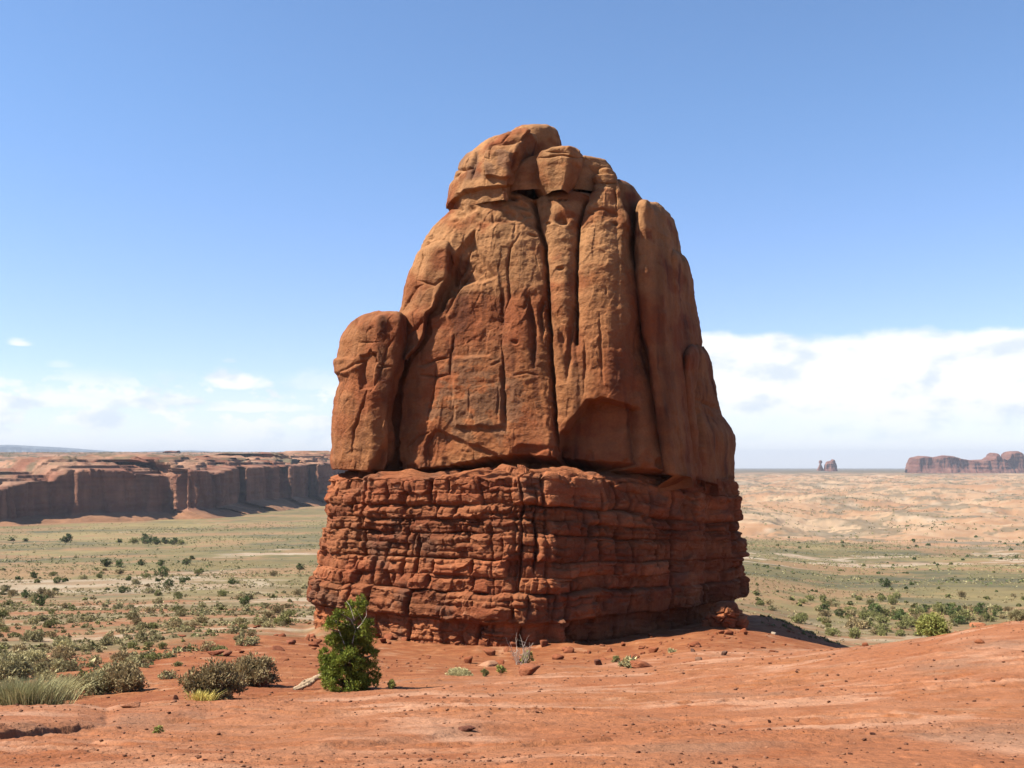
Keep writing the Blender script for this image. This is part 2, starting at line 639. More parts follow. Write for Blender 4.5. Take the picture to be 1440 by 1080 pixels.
def base_disp(env, amp=1.0):
    p = env['V']
    hi = 0.6 + 0.4 * sst(430, 320, env['py'])                    # the heads of the columns are the most weathered
    d = 0.50 * fbm(p * 0.16, 3) + 0.16 * fbm(p * np.array([0.55, 0.55, 0.16]), 4, off=3.0)
    d += 0.15 * hi * fbm(p * np.array([0.9, 0.9, 1.2]), 6, gain=0.55, off=9.0)
    # broad facets with crisp breaks
    c1, c2, rid = cell(p * np.array([0.42, 0.42, 0.20]) + 0.5 * fbm(p * 0.35, 3, off=29.0)[..., None])
    d += 0.10 * (rid - 0.5) * sst(0.0, 0.10, c2 - c1)
    # thin vertical joints
    r = fbm(p * np.array([0.42, 0.42, 0.035]), 2, off=21.0, ridged=True)
    d -= 0.15 * sst(0.86, 0.98, r) * sst(-0.1, 0.2, fbm(p * 0.3, 2, off=171.0))
    # small weathering pockets high up
    c1, _, rid = cell(p * np.array([0.75, 0.75, 0.9]))
    d -= 0.14 * sst(0.34, 0.06, c1 + 0.12 * perlin(p * 2.5)) * (rid > 0.72) * (hi > 0.85)
    # bedding
    zz = p[..., 2] + 0.35 * fbm(p * 0.12, 2, off=50.0)
    b = perlin(np.stack([p[..., 0] * 0.06, p[..., 1] * 0.06, zz * 1.5], -1))
    d += 0.05 * hi * np.where(b > 0, np.abs(b) ** 0.6, -np.abs(b) ** 0.6)
    # spalled thin sheets: low scarps along a drifting contour
    f = fbm(p * np.array([0.16, 0.16, 0.13]), 3, gain=0.4, off=91.0) * 4
    fr = f - np.floor(f)
    d += 0.045 * (sst(0.0, 0.06, fr) - fr)
    d += 0.11 * fbm(p * np.array([1.1, 1.1, 1.3]), 6, gain=0.66, off=131.0)
    c1, c2, rid = cell(p * np.array([1.3, 1.3, 0.8]) + 0.4 * fbm(p * 0.9, 3, off=141.0)[..., None])
    d += 0.09 * (rid - 0.5) * sst(0.0, 0.06, c2 - c1) * sst(-0.15, 0.15, fbm(p * 0.25, 3, off=151.0))
    return d * amp


butte = thing('sandstone_butte', (0.5, 68.0, -11.5), 'towering red sandstone butte with a layered base and boulders on its summit', 'rock formation')
ORG = Vector(butte.location)


def part(name, vfc, mat, parent=butte):
    v, f, c = vfc
    me = mesh_from(name, v - np.array(parent.location), f, mat, c)
    return link(name, me, parent)


# --- the massive tower
TOWER_LINES = [
    ([(749, 282), (752, 294), (757, 318), (766, 345), (769, 385), (772, 450), (775, 500), (778, 560), (782, 645)], 4.0, 1.5),
    ([(824, 280), (821, 287), (815, 312), (811, 345), (812, 400), (811, 440), (811, 482)], 3.0, 1.2),
    ([(735, 330), (720, 352), (716, 380), (718, 420), (708, 440), (706, 475)], 2.6, 0.45),
    ([(707, 405), (706, 440), (705, 470)], 6.0, 0.9),
    ([(738, 440), (744, 420), (750, 455), (752, 520)], 6.0, 1.0),
    ([(775, 440), (790, 465), (793, 500)], 7.0, 0.6),
    ([(770, 405), (760, 440), (764, 480)], 4.0, 0.7),
    ([(810, 425), (803, 470), (797, 540)], 5.0, 0.6),
    ([(845, 440), (846, 500), (850, 545)], 3.0, 0.3),
    ([(822, 470), (824, 520), (820, 560)], 3.0, 0.3),
    ([(706, 470), (708, 540), (711, 610)], 2.2, 0.45),
    ([(650, 350), (660, 375), (700, 395)], 6.0, 0.4),
    ([(655, 330), (640, 370), (637, 395), (652, 375), (664, 340)], 3.0, 0.5),
    ([(628, 442), (650, 395), (668, 370)], 3.0, 0.5),
    ([(640, 470), (633, 495), (632, 530)], 2.2, 0.35),
    ([(585, 515), (612, 504), (634, 502)], 2.0, 0.35),
    ([(585, 527), (610, 528), (634, 527)], 2.0, 0.35),
    ([(612, 505), (610, 550), (598, 590)], 2.0, 0.3),
    ([(690, 515), (704, 508)], 3.0, 0.3),
    ([(718, 530), (740, 525), (760, 528)], 2.5, 0.25),
    ([(598, 660), (596, 625), (610, 605)], 2.6, 0.5),
    ([(564, 634), (585, 612), (608, 604)], 2.2, 0.35),
    ([(906, 408), (913, 480), (925, 530), (940, 580), (950, 610), (958, 665)], 4.0, 0.7),
    ([(940, 520), (960, 523), (975, 528)], 2.5, 0.35),
    ([(895, 450), (890, 560), (893, 640)], 8.0, 0.3),
    ([(700, 285), (715, 282), (738, 287)], 3.0, 0.25),
    ([(655, 300), (690, 318), (730, 314), (748, 300)], 4.0, 0.30),
    ([(782, 316), (790, 308), (800, 318)], 4.0, 0.4),
    ([(815, 300), (850, 296), (880, 306)], 3.0, 0.25),
    ([(630, 290), (655, 296)], 4.0, 0.4),
]
HOLES = [(715, 282, 4, .4), (727, 281, 4, .4), (717, 306, 6, .5), (735, 293, 5, .4), (777, 283, 2, .35), (789, 284, 2.2, .4), (797, 285, 2.2, .4),
         (790, 314, 6, .5), (722, 280, 3, .4), (867, 316, 4, .4), (790, 380, 3, .3), (771, 318, 3, .3), (650, 302, 4, .4), (640, 312, 4, .3),
         (750, 332, 3, .3), (725, 481, 4, .35), (830, 304, 3, .3), (668, 300, 5, .35), (742, 302, 4, .4)]
TOWER_PADS = [
    ([(590, 470), (640, 440), (650, 400), (690, 395), (702, 420), (704, 470), (760, 530), (770, 640), (700, 660), (560, 670), (556, 560), (570, 510)], -0.12, 4),
    ([(636, 503), (690, 500), (705, 515), (705, 600), (640, 600)], 0.25, 3),
    ([(650, 345), (668, 330), (676, 360), (700, 390), (650, 400), (615, 440), (622, 415)], -0.5, 4),
    ([(600, 612), (612, 604), (700, 640), (700, 680), (598, 680)], -0.30, 3),
    ([(548, 505), (571, 485), (564, 540), (558, 600), (560, 670), (540, 670)], -1.0, 2.5),
    ([(634, 362), (646, 385), (640, 405), (622, 437), (606, 448), (604, 472), (580, 500), (568, 530), (556, 540), (575, 480), (600, 430)], -0.45, 2.5),
    ([(872, 300), (905, 330), (960, 690), (872, 690)], 0.25, 10),
]


def tower_disp(env):
    d = base_disp(env) + carve(env, TOWER_LINES) + pads(env, TOWER_PADS)
    px, py = env['px'] + 2.5 * perlin(env['V'] * 0.5), env['py']
    B = [np.interp(py, [255, 330, 400, 480, 640], [650, 660, 694, 703, 709]), np.interp(py, [318, 345, 380, 480, 640], [746, 724, 716, 706, 712]),
         np.interp(py, [268, 318, 345, 385, 450, 560, 645], [748, 757, 766, 769, 772, 778, 782]), np.interp(py, [265, 285, 345, 480, 560], [829, 821, 811, 811, 816]), 868 + 0 * py]
    amp = np.interp(py, [250, 300, 440, 540, 600], [0.50, 0.55, 0.45, 0.18, 0.08])
    for a, b, k, ty in ((B[0], B[2], 1.0, 258), (B[2], B[3], 0.9, 263), (B[3], B[4], 0.9, 262)):
        t = np.clip((px - a) / np.maximum(b - a, 3.0), 0, 1)
        e2 = np.abs(2 * t - 1) ** 2.2
        ins = (t > 0) & (t < 1)
        d += k * amp * (1 - e2) * env['front']
        d -= 0.5 * sst(ty + 30 + 12 * e2, ty - 4, py) * env['front'] * ins
    for hx, hy, r, dep in HOLES:
        d -= 0.75 * dep * np.exp(-(((env['px'] + 5 * perlin(env['V'] * 0.9) - hx) / (r * 1.5)) ** 2 + ((env['py'] + 4 * perlin(env['V'] * 0.9 + 9) - hy) / (0.75 * r)) ** 2) ** 1.5) * env['front']
    rc = pads(env, [([(781, 640), (788, 612), (806, 588), (826, 566), (846, 561), (866, 566), (900, 575), (960, 600), (960, 720), (781, 720)], 1.0, 3.0)])
    rc = rc * sst(904, 878, env['px'])
    env['shift'] = rc[..., None] * np.array([0.15, 1.0, 0.0]) * (1.75 + 0.0 * env['py'])[..., None]
    # ragged undercut along the foot
    foot = env['py'] + 2 * perlin(np.stack([env['px'] * 0.03, env['px'] * 0, env['px'] * 0], -1)) + 2 * perlin(np.stack([env['px'] * 0.13, env['py'] * 0.1, env['px'] * 0], -1))
    base = np.interp(env['px'], [430, 556, 600, 640, 702, 740, 777, 870, 1000, 1040], [664, 664, 659, 653, 642, 639, 645, 653, 676, 684])
    d -= 2.4 * sst(base - 3, base + 5, foot)
    d -= 0.30 * sst(base - 20, base - 10, foot) * sst(0.0, 0.3, perlin(env['V'] * 0.8))
    return d


TOWER_ROWS = [(250, 690, 862), (254, 660, 868), (261, 636, 874), (272, 628, 878), (280, 621, 884), (295, 605, 890), (325, 590, 895), (350, 580, 900), (380, 571, 908),
              (410, 565, 922), (437, 558, 930), (500, 545, 948), (560, 538, 962), (600, 535, 972), (650, 532, 986), (690, 532, 994)]
TOWER_PLAN = [(0, 66.8), (0.12, 64.6), (0.40, 62.8), (0.74, 60.8), (0.86, 63.8), (1.0, 67.0), (1.0, 72), (0.8, 78), (0.35, 79), (0.05, 73)]
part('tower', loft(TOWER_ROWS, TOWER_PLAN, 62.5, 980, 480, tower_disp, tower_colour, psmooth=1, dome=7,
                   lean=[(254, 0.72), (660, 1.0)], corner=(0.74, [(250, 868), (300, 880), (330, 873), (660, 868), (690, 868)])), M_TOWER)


def plain_disp(amp=1.0, lines=(), polys=(), foot=False):
    def f(env):
        d = base_disp(env, amp)
        if lines:
            d = d + carve(env, lines)
        if polys:
            d = d + pads(env, polys)
        if foot:
            fp = env['py'] + 5 * perlin(np.stack([env['px'] * 0.05, env['px'] * 0, env['px'] * 0], -1))
            fb = np.interp(env['px'], [870, 1000, 1040], [657, 684, 692])
            d = d - 1.6 * sst(fb - 6, fb + 8, fp)
        return d
    return f


ROUND = [(0, 0), (0.06, -0.55), (0.25, -0.9), (0.5, -1), (0.75, -0.9), (0.94, -0.55), (1, 0), (0.94, 0.55), (0.75, 0.9), (0.5, 1), (0.25, 0.9), (0.06, 0.55)]
BLOCK = [(0, 0), (0.02, -0.72), (0.12, -0.95), (0.5, -1), (0.88, -0.95), (0.98, -0.72), (1, 0), (0.98, 0.72), (0.88, 0.95), (0.5, 1), (0.12, 0.95), (0.02, 0.72)]


def plan_at(shape, yc, half, skew=0.0):
    return [(u, yc + half * v + skew * (u - 0.5)) for u, v in shape]


# --- shaded buttresses on the right flank
part('buttress', loft([(287, 905, 930), (290, 899, 941), (297, 896, 948), (315, 893, 955), (350, 892, 958), (400, 893, 964), (480, 900, 974), (560, 915, 980), (650, 930, 990), (688, 940, 995)],
                      plan_at(ROUND, 68.6, 4.2, 6.5), 67.0, 260, 300, plain_disp(0.8, foot=True), tower_colour, dome=22), M_TOWER)
part('buttress', loft([(356, 945, 962), (362, 940, 969), (378, 938, 976), (420, 935, 979), (470, 938, 986), (560, 940, 993), (650, 950, 1002), (690, 956, 1006)],
                      plan_at(ROUND, 72, 4.6, 7.0), 71.0, 220, 280, plain_disp(0.8, foot=True), tower_colour, dome=26), M_TOWER)
part('buttress', loft([(486, 972, 990), (492, 965, 996), (505, 960, 1001), (530, 958, 1004), (562, 958, 1011), (582, 958, 1014), (598, 958, 1026), (614, 960, 1033), (650, 965, 1033), (668, 970, 1033), (697, 973, 1036)],
                      plan_at(ROUND, 72.8, 4.6, 8.0), 71.5, 260, 280,
                      plain_disp(0.85, [([(985, 500), (983, 560), (988, 610), (990, 690)], 4, 0.7), ([(985, 560), (1000, 572), (1012, 578)], 4, .4)], foot=True), tower_colour, dome=26), M_TOWER)
part('buttress', loft([(266, 862, 885), (270, 860, 897), (278, 858, 903), (288, 858, 908), (310, 860, 909), (350, 862, 910), (420, 866, 912)],
                      plan_at(ROUND, 69.5, 4.0, 4.0), 69.5, 150, 120, plain_disp(0.5), tower_colour, dome=18), M_TOWER)

# --- left shoulder pillar and the leaning flake above it
PILLAR_LINES = [([(475, 527), (490, 518), (512, 507), (512, 545)], 3.0, 0.35), ([(512, 507), (522, 494), (532, 512), (548, 517)], 2.2, 0.3),
                ([(520, 545), (508, 575), (497, 605), (492, 640)], 2.4, 0.45), ([(560, 470), (545, 490), (537, 520), (522, 555)], 2.4, 0.3),
                ([(530, 518), (552, 516)], 2, 0.3), ([(505, 482), (535, 481)], 2, 0.15)]
PILLAR_PADS = [([(470, 505), (500, 503), (506, 518), (490, 526), (470, 526)], 0.22, 3), ([(508, 500), (530, 497), (524, 545), (508, 548)], -0.25, 2),
               ([(550, 610), (556, 620), (556, 662), (520, 662)], -0.5, 6)]


def pillar_disp(env):
    d = base_disp(env, 0.85) + carve(env, PILLAR_LINES) + pads(env, PILLAR_PADS)
    foot = env['py'] + 4 * perlin(np.stack([env['px'] * 0.06, env['px'] * 0, env['px'] * 0], -1))
    return d - 1.8 * sst(660, 668, foot)


part('shoulder_pillar', loft([(433, 520, 556), (437, 505, 565), (445, 494, 569), (460, 483, 570), (475, 477, 570), (505, 473, 568), (525, 474, 564), (532, 478, 560), (555, 474, 554), (590, 470, 552), (620, 468, 558), (650, 467, 556), (662, 470, 550), (680, 474, 546)],
                             [(0, 68.5), (0.05, 66.8), (0.25, 65.5), (0.6, 64.7), (0.9, 64.7), (1.0, 66.0), (1, 68.5), (0.8, 71), (0.4, 71.5), (0.1, 70.3)], 65.3, 420, 330, pillar_disp, tower_colour, dome=22, psmooth=1), M_TOWER)
FLAKE_LINES = [([(588, 395), (610, 400), (628, 392)], 3, 0.3), ([(565, 440), (585, 405), (598, 400)], 2.5, 0.3), ([(575, 470), (590, 455), (600, 440)], 3, 0.4)]
part('flake', loft([(334, 605, 628), (338, 594, 634), (346, 586, 636), (362, 580, 636), (380, 573, 637), (395, 568, 634), (415, 565, 622), (432, 563, 616), (440, 562, 604), (470, 562, 600), (485, 562, 592), (500, 564, 574), (506, 566, 572)],
                   [(0, 68.2), (0.08, 66.9), (0.4, 65.8), (0.85, 65.1), (1, 66.2), (1, 68), (0.5, 69.5), (0.1, 69)], 65.4, 300, 280, plain_disp(0.6, FLAKE_LINES), tower_colour, dome=16, psmooth=1), M_TOWER)

# --- boulders capping the summit
CAP_LINES = [([(722, 183), (705, 200), (693, 205), (683, 220), (682, 262)], 2.6, 0.5), ([(668, 215), (665, 240), (663, 255)], 2.4, 0.4), ([(697, 207), (735, 195), (752, 182)], 3, .5),
             ([(640, 240), (662, 235), (668, 215)], 2.5, 0.4), ([(630, 262), (655, 232)], 2, 0.3), ([(684, 224), (692, 226)], 1.5, 0.2), ([(650, 200), (668, 196), (690, 190)], 3, 0.3)]
CAP_PADS = [([(684, 214), (720, 214), (718, 250), (684, 250)], 0.35, 2), ([(718, 212), (726, 214), (726, 262), (714, 262)], -0.1, 3), ([(642, 272), (700, 260), (752, 261), (752, 300), (625, 300)], -0.35, 2)]


def cap_colour(env):
    c = tower_colour(env)
    zone = sst(-4, 5, polysigned(env['px'], env['py'], [(640, 214), (720, 212), (716, 246), (638, 256)]))
    n = fbm(env['V'] * 0.8, 4, off=77.0)
    return mixv(c, np.broadcast_to(srgb(148, 108, 82), c.shape), 0.7 * zone * sst(-0.25, 0.1, n))


part('cap_boulder', loft([(178, 716, 750), (180, 700, 762), (184, 684, 768), (192, 668, 770), (203, 652, 768), (215, 645, 762), (232, 637, 756), (250, 632, 752), (262, 629, 750), (270, 627, 749), (288, 634, 746)],
                         [(0, 69.8), (0.03, 67.6), (0.2, 65.7), (0.45, 64.4), (0.72, 63.7), (0.86, 66.0), (1.0, 68.2), (1, 71), (0.7, 73), (0.3, 73)], 65.5, 420, 240,
                         plain_disp(0.75, CAP_LINES, CAP_PADS), cap_colour, dome=16, psmooth=1, lean=[(178, 0.8), (225, 1.0), (282, 1.0)]), M_TOWER)
part('cap_boulder', loft([(177, 735, 768), (180, 722, 780), (186, 716, 787), (196, 714, 790), (206, 714, 790), (222, 718, 786), (250, 722, 780)],
                         plan_at(ROUND, 69.5, 3.0), 68.5, 240, 150, plain_disp(0.5), tower_colour, dome=16), M_TOWER)
part('cap_boulder', loft([(206, 768, 802), (209, 760, 813), (215, 755, 819), (221, 753, 821), (232, 750, 820), (242, 749, 818), (250, 749, 816), (254, 751, 814), (262, 754, 811), (274, 764, 800)],
                         [(0, 66.5), (0.04, 64.6), (0.3, 63.4), (0.72, 63.0), (0.93, 63.8), (1, 65.5), (1, 68), (0.7, 70), (0.3, 70)], 64.3, 300, 180,
                         plain_disp(0.55, [([(752, 224), (785, 219), (820, 222)], 2, 0.3), ([(765, 213), (800, 216)], 2, 0.25)]), tower_colour, dome=11, psmooth=1), M_TOWER)
part('cap_boulder', loft([(222, 820, 838), (225, 817, 848), (231, 815, 856), (240, 813, 862), (252, 812, 863), (275, 815, 860)],
                         plan_at(BLOCK, 67.5, 2.2, 1.0), 66.5, 200, 120, plain_disp(0.6, [([(846, 236), (842, 252)], 2.5, 0.3)]), tower_colour, dome=10), M_TOWER)
part('cap_slab', loft([(228, 740, 800), (236, 715, 835), (246, 690, 858), (256, 680, 868), (280, 680, 870)], plan_at(ROUND, 68.3, 4.0), 67.0, 260, 110, plain_disp(0.5), tower_colour, dome=8), M_TOWER)
part('cap_slab', loft([(237, 845, 856), (239, 842, 861), (243, 841, 866), (247, 842, 868), (250, 845, 866)], plan_at(ROUND, 65.8, 1.1), 65.3, 120, 60, plain_disp(0.3), tower_colour, dome=5), M_TOWER)
part('cap_slab', loft([(249, 838, 866), (251, 834, 868), (256, 832, 869), (261, 836, 871), (268, 834, 872), (280, 832, 872)], plan_at(BLOCK, 66.3, 1.9), 65.6, 160, 70,
                      plain_disp(0.35, [([(832, 258), (872, 258)], 1.6, 0.3)]), tower_colour, dome=4), M_TOWER)


# --- the layered pedestal
def bricks(s, z, bounds, wmin, wmax, seed, hair=0.35):
    """irregular courses of jointed blocks: returns distance to the nearest joint (m), a random value per block, 0..1 height in the course"""
    rg = np.random.default_rng(seed)
    e = np.full(s.shape, 9.0, np.float32)
    rid = np.zeros(s.shape, np.float32)
    hh = np.zeros(s.shape, np.float32)
    gp = np.ones(s.shape, np.float32)
    k = np.clip(np.searchsorted(bounds, z) - 1, 0, len(bounds) - 2)
    for i in range(len(bounds) - 1):
        m = k == i
        if not m.any():
            continue
        w = rg.uniform(wmin, wmax, 400)
        w *= np.where(rg.random(400) < 0.25, 0.5, 1.0)
        js = np.cumsum(w) - rg.uniform(0, wmax) - 1
        soft = np.where(rg.random(401) < hair, rg.uniform(0.12, 0.5, 401), 0.0)     # some joints are only hairlines
        val = rg.random(402)
        gq = rg.random(402)
        gj = np.where(gq < 0.16, 2.6, np.where(gq < 0.55, 0.55, 1.0))
        gb = 0.5 + rg.random() * 1.0
        ss, zz = s[m], z[m]
        j = np.clip(np.searchsorted(js, ss), 1, len(js) - 1)
        dl, dr = ss - js[j - 1] + soft[j - 1], js[j] - ss + soft[j]
        db, dt = zz - bounds[i], bounds[i + 1] - zz
        e[m] = np.minimum(np.minimum(dl, dr), np.minimum(db, dt))
        rid[m] = val[j]
        vert = np.minimum(dl, dr)
        gp[m] = np.where(vert < np.minimum(db, dt), 1.25 * np.where(dl < dr, gj[j - 1], gj[j]), 0.85 * gb)
        hh[m] = db / (bounds[i + 1] - bounds[i])
    return e, rid, gp


def course_z(env):
    p = env['V']
    px = env['px']
    sag = np.interp(px, [430, 560, 700, 780, 870, 1000, 1050], [0.0, 0.15, 0.35, 0.15, -0.35, -1.5, -1.8])
    return p[..., 2] - sag * sst(-11, -1, p[..., 2]) + 0.16 * fbm(p * np.array([0.25, 0.25, 0.1]), 3, off=14.0)


CB = -np.array([14.0, 11.6, 9.6, 7.85, 6.95, 6.05, 4.45, 3.65, 2.8, 0.62, -1.5])   # course boundaries, metres below eye level


def pedestal_disp(env):
    p = env['V']
    z = course_z(env)
    s = env['arc'] + 0.30 * fbm(p * 0.5, 3, off=4.0)
    zw = z + 0.07 * fbm(p * np.array([1.2, 1.2, 0.8]), 3, off=6.0) + 0.16 * perlin(p * np.array([0.5, 0.5, 0.4]) + 3)
    e, rid, h = bricks(s, zw, CB, 0.9, 2.9, 3)
    d = 0.52 * (rid - 0.5) * (0.4 + 0.6 * sst(0.0, 0.5, fbm(p * 0.2, 2, off=40) + 0.4))
    jn = 0.25 + 0.75 * sst(-0.25, 0.3, fbm(p * np.array([0.45, 0.45, 0.9]), 3, off=64.0))
    d -= jn * (0.50 * h * np.exp(-np.maximum(e, 0) / 0.085) + 0.07 * np.exp(-np.maximum(e, 0) / 0.22))
    rg = np.random.default_rng(5)
    fb = [-14.0]
    while fb[-1] < 1.0:
        fb.append(fb[-1] + rg.uniform(0.22, 0.8))
    e2, rid2, h2 = bricks(s * 1.0 + 0.15 * fbm(p * 1.3, 2, off=8.0), zw + 0.10 * fbm(p * 0.7, 2, off=80.), np.array(fb), 0.4, 1.5, 9, 0.4)
    k2 = 0.3 + 0.7 * sst(-0.05, 0.3, fbm(p * 0.28, 2, off=60.0))
    d += k2 * (0.46 * (rid2 - 0.5) - 0.22 * jn * h2 * np.exp(-np.maximum(e2, 0) / 0.06) - 0.10 * np.exp(-np.maximum(e2, 0) / 0.2))
    c1, c2, rid3 = cell(p * np.array([1.1, 1.1, 1.5]) + 0.3 * fbm(p, 2, off=2.0)[..., None])
    d += 0.22 * (rid3 - 0.5) * sst(0.0, 0.06, c2 - c1)
    lam = perlin(np.stack([p[..., 0] * 0.25, p[..., 1] * 0.25, zw * 4.2], -1))
    d += 0.05 * np.sign(lam) * np.abs(lam) ** 0.5 * sst(-0.2, 0.2, fbm(p * 0.35, 2, off=160.0))
    d += 0.22 * fbm(p * 0.45, 4, off=33.0) + 0.07 * fbm(p * 1.8, 5, gain=0.65, off=44.0)
    # recessed soft bed near the foot, thick ledge above it
    d -= 0.45 * sst(-9.5, -9.8, zw) * sst(-12.2, -11.4, zw)
    d += 0.25 * sst(-9.7, -9.4, zw) * sst(-7.7, -8.1, zw)
    d -= 0.15
    # master joints running through several courses
    rj = np.random.default_rng(31)
    sj = env['arc'] + 0.35 * fbm(np.stack([p[..., 2] * 0.25, env['arc'] * 0.05, p[..., 2] * 0], -1), 3, off=7.0)
    for q in np.arange(1.0, 70, 1.9) + rj.uniform(-0.7, 0.7, 37)[:len(np.arange(1.0, 70, 1.9))]:
        z0, z1 = sorted(rj.uniform(-12.5, 0.0, 2))
        d -= rj.uniform(0.25, 0.8) * np.exp(-(np.abs(sj - q) / rj.uniform(0.05, 0.11)) ** 1.3) * sst(z0 - 0.4, z0 + 0.4, zw) * sst(z1 + 0.4, z1 - 0.4, zw)
    # deep joints and the tall rounded spur near the foot
    px, py = env['px'], env['py']
    d += carve(env, [([(560, 690), (556, 745)], 3.5, 0.8), ([(722, 700), (724, 780), (720, 870), (726, 905)], 5, 0.55), ([(536, 800), (536, 830)], 6, 1.1), ([(612, 690), (607, 712)], 4, .5),
                     ([(452, 870), (453, 905)], 3, .9), ([(569, 870), (565, 905)], 4, .9), ([(771, 690), (770, 760), (772, 905)], 3, 0.4), ([(480, 830), (478, 800)], 3, .6), ([(687, 690), (690, 790), (692, 860)], 1.8, .4)])
    d += pads(env, [([(782, 905), (778, 882), (786, 872), (794, 880), (796, 915)], 0.9, 4), ([(996, 690), (1012, 692), (1010, 860), (1000, 870)], -0.5, 8)])
    d += 0.5 * sst(-12.0, -13.5, p[..., 2])
    return d


def pedestal_colour(env):
    p = env['V']
    z = course_z(env)
    s = env['arc'] + 0.30 * fbm(p * 0.5, 3, off=4.0)
    e, rid, h = bricks(s, z, CB, 0.9, 2.9, 3)
    a = fbm(p * np.array([0.3, 0.3, 0.8]), 5, off=19.0) * 0.5 + 0.5
    c = mixv(srgb(176, 98, 62), srgb(202, 126, 82), sst(0.3, 0.7, a))
    c = c * (0.74 + 0.34 * rid)[..., None]
    b = fbm(p * np.array([0.5, 0.5, 0.5]), 4, off=55.0)
    c = mixv(c, np.broadcast_to(srgb(146, 104, 80), c.shape), 0.6 * sst(0.12, 0.35, b))
    k = np.searchsorted(CB, z)
    c = c * (np.random.default_rng(2).uniform(0.80, 1.12, 20)[np.clip(k, 0, 19)])[..., None]
    g = fbm(p * np.array([1.2, 1.2, 1.6]), 4, off=95.0)
    return mixv(c, np.broadcast_to(srgb(214, 152, 112), c.shape), 0.5 * sst(0.25, 0.5, g))


PED_ROWS = [(653, 660, 830), (657, 610, 900), (662, 540, 970), (667, 480, 1015), (672, 464, 1034), (678, 463, 1037), (690, 461, 1042), (700, 458, 1047), (706, 457, 1049), (716, 457, 1044), (722, 455, 1043), (740, 455, 1049),
            (760, 452, 1051), (785, 449, 1050), (800, 446, 1050), (825, 440, 1048), (850, 433, 1047), (875, 429, 1045), (895, 427, 1044), (925, 423, 1046), (960, 420, 1050)]
PED_PLAN = [(0, 68), (0.02, 66.0), (0.2, 61.8), (0.36, 59.9), (0.44, 58.9), (0.50, 58.7), (0.56, 59.2), (0.71, 62.0), (0.9, 66.6), (0.98, 69.5), (1, 71), (0.85, 80), (0.5, 84), (0.15, 80), (0.02, 73)]
part('pedestal', loft(PED_ROWS, PED_PLAN, 63.5, 1150, 430, pedestal_disp, pedestal_colour, psmooth=2, lean=[(653, 0.90), (668, 0.96), (720, 0.97), (960, 1.03)], csmooth=1), M_LAYER)

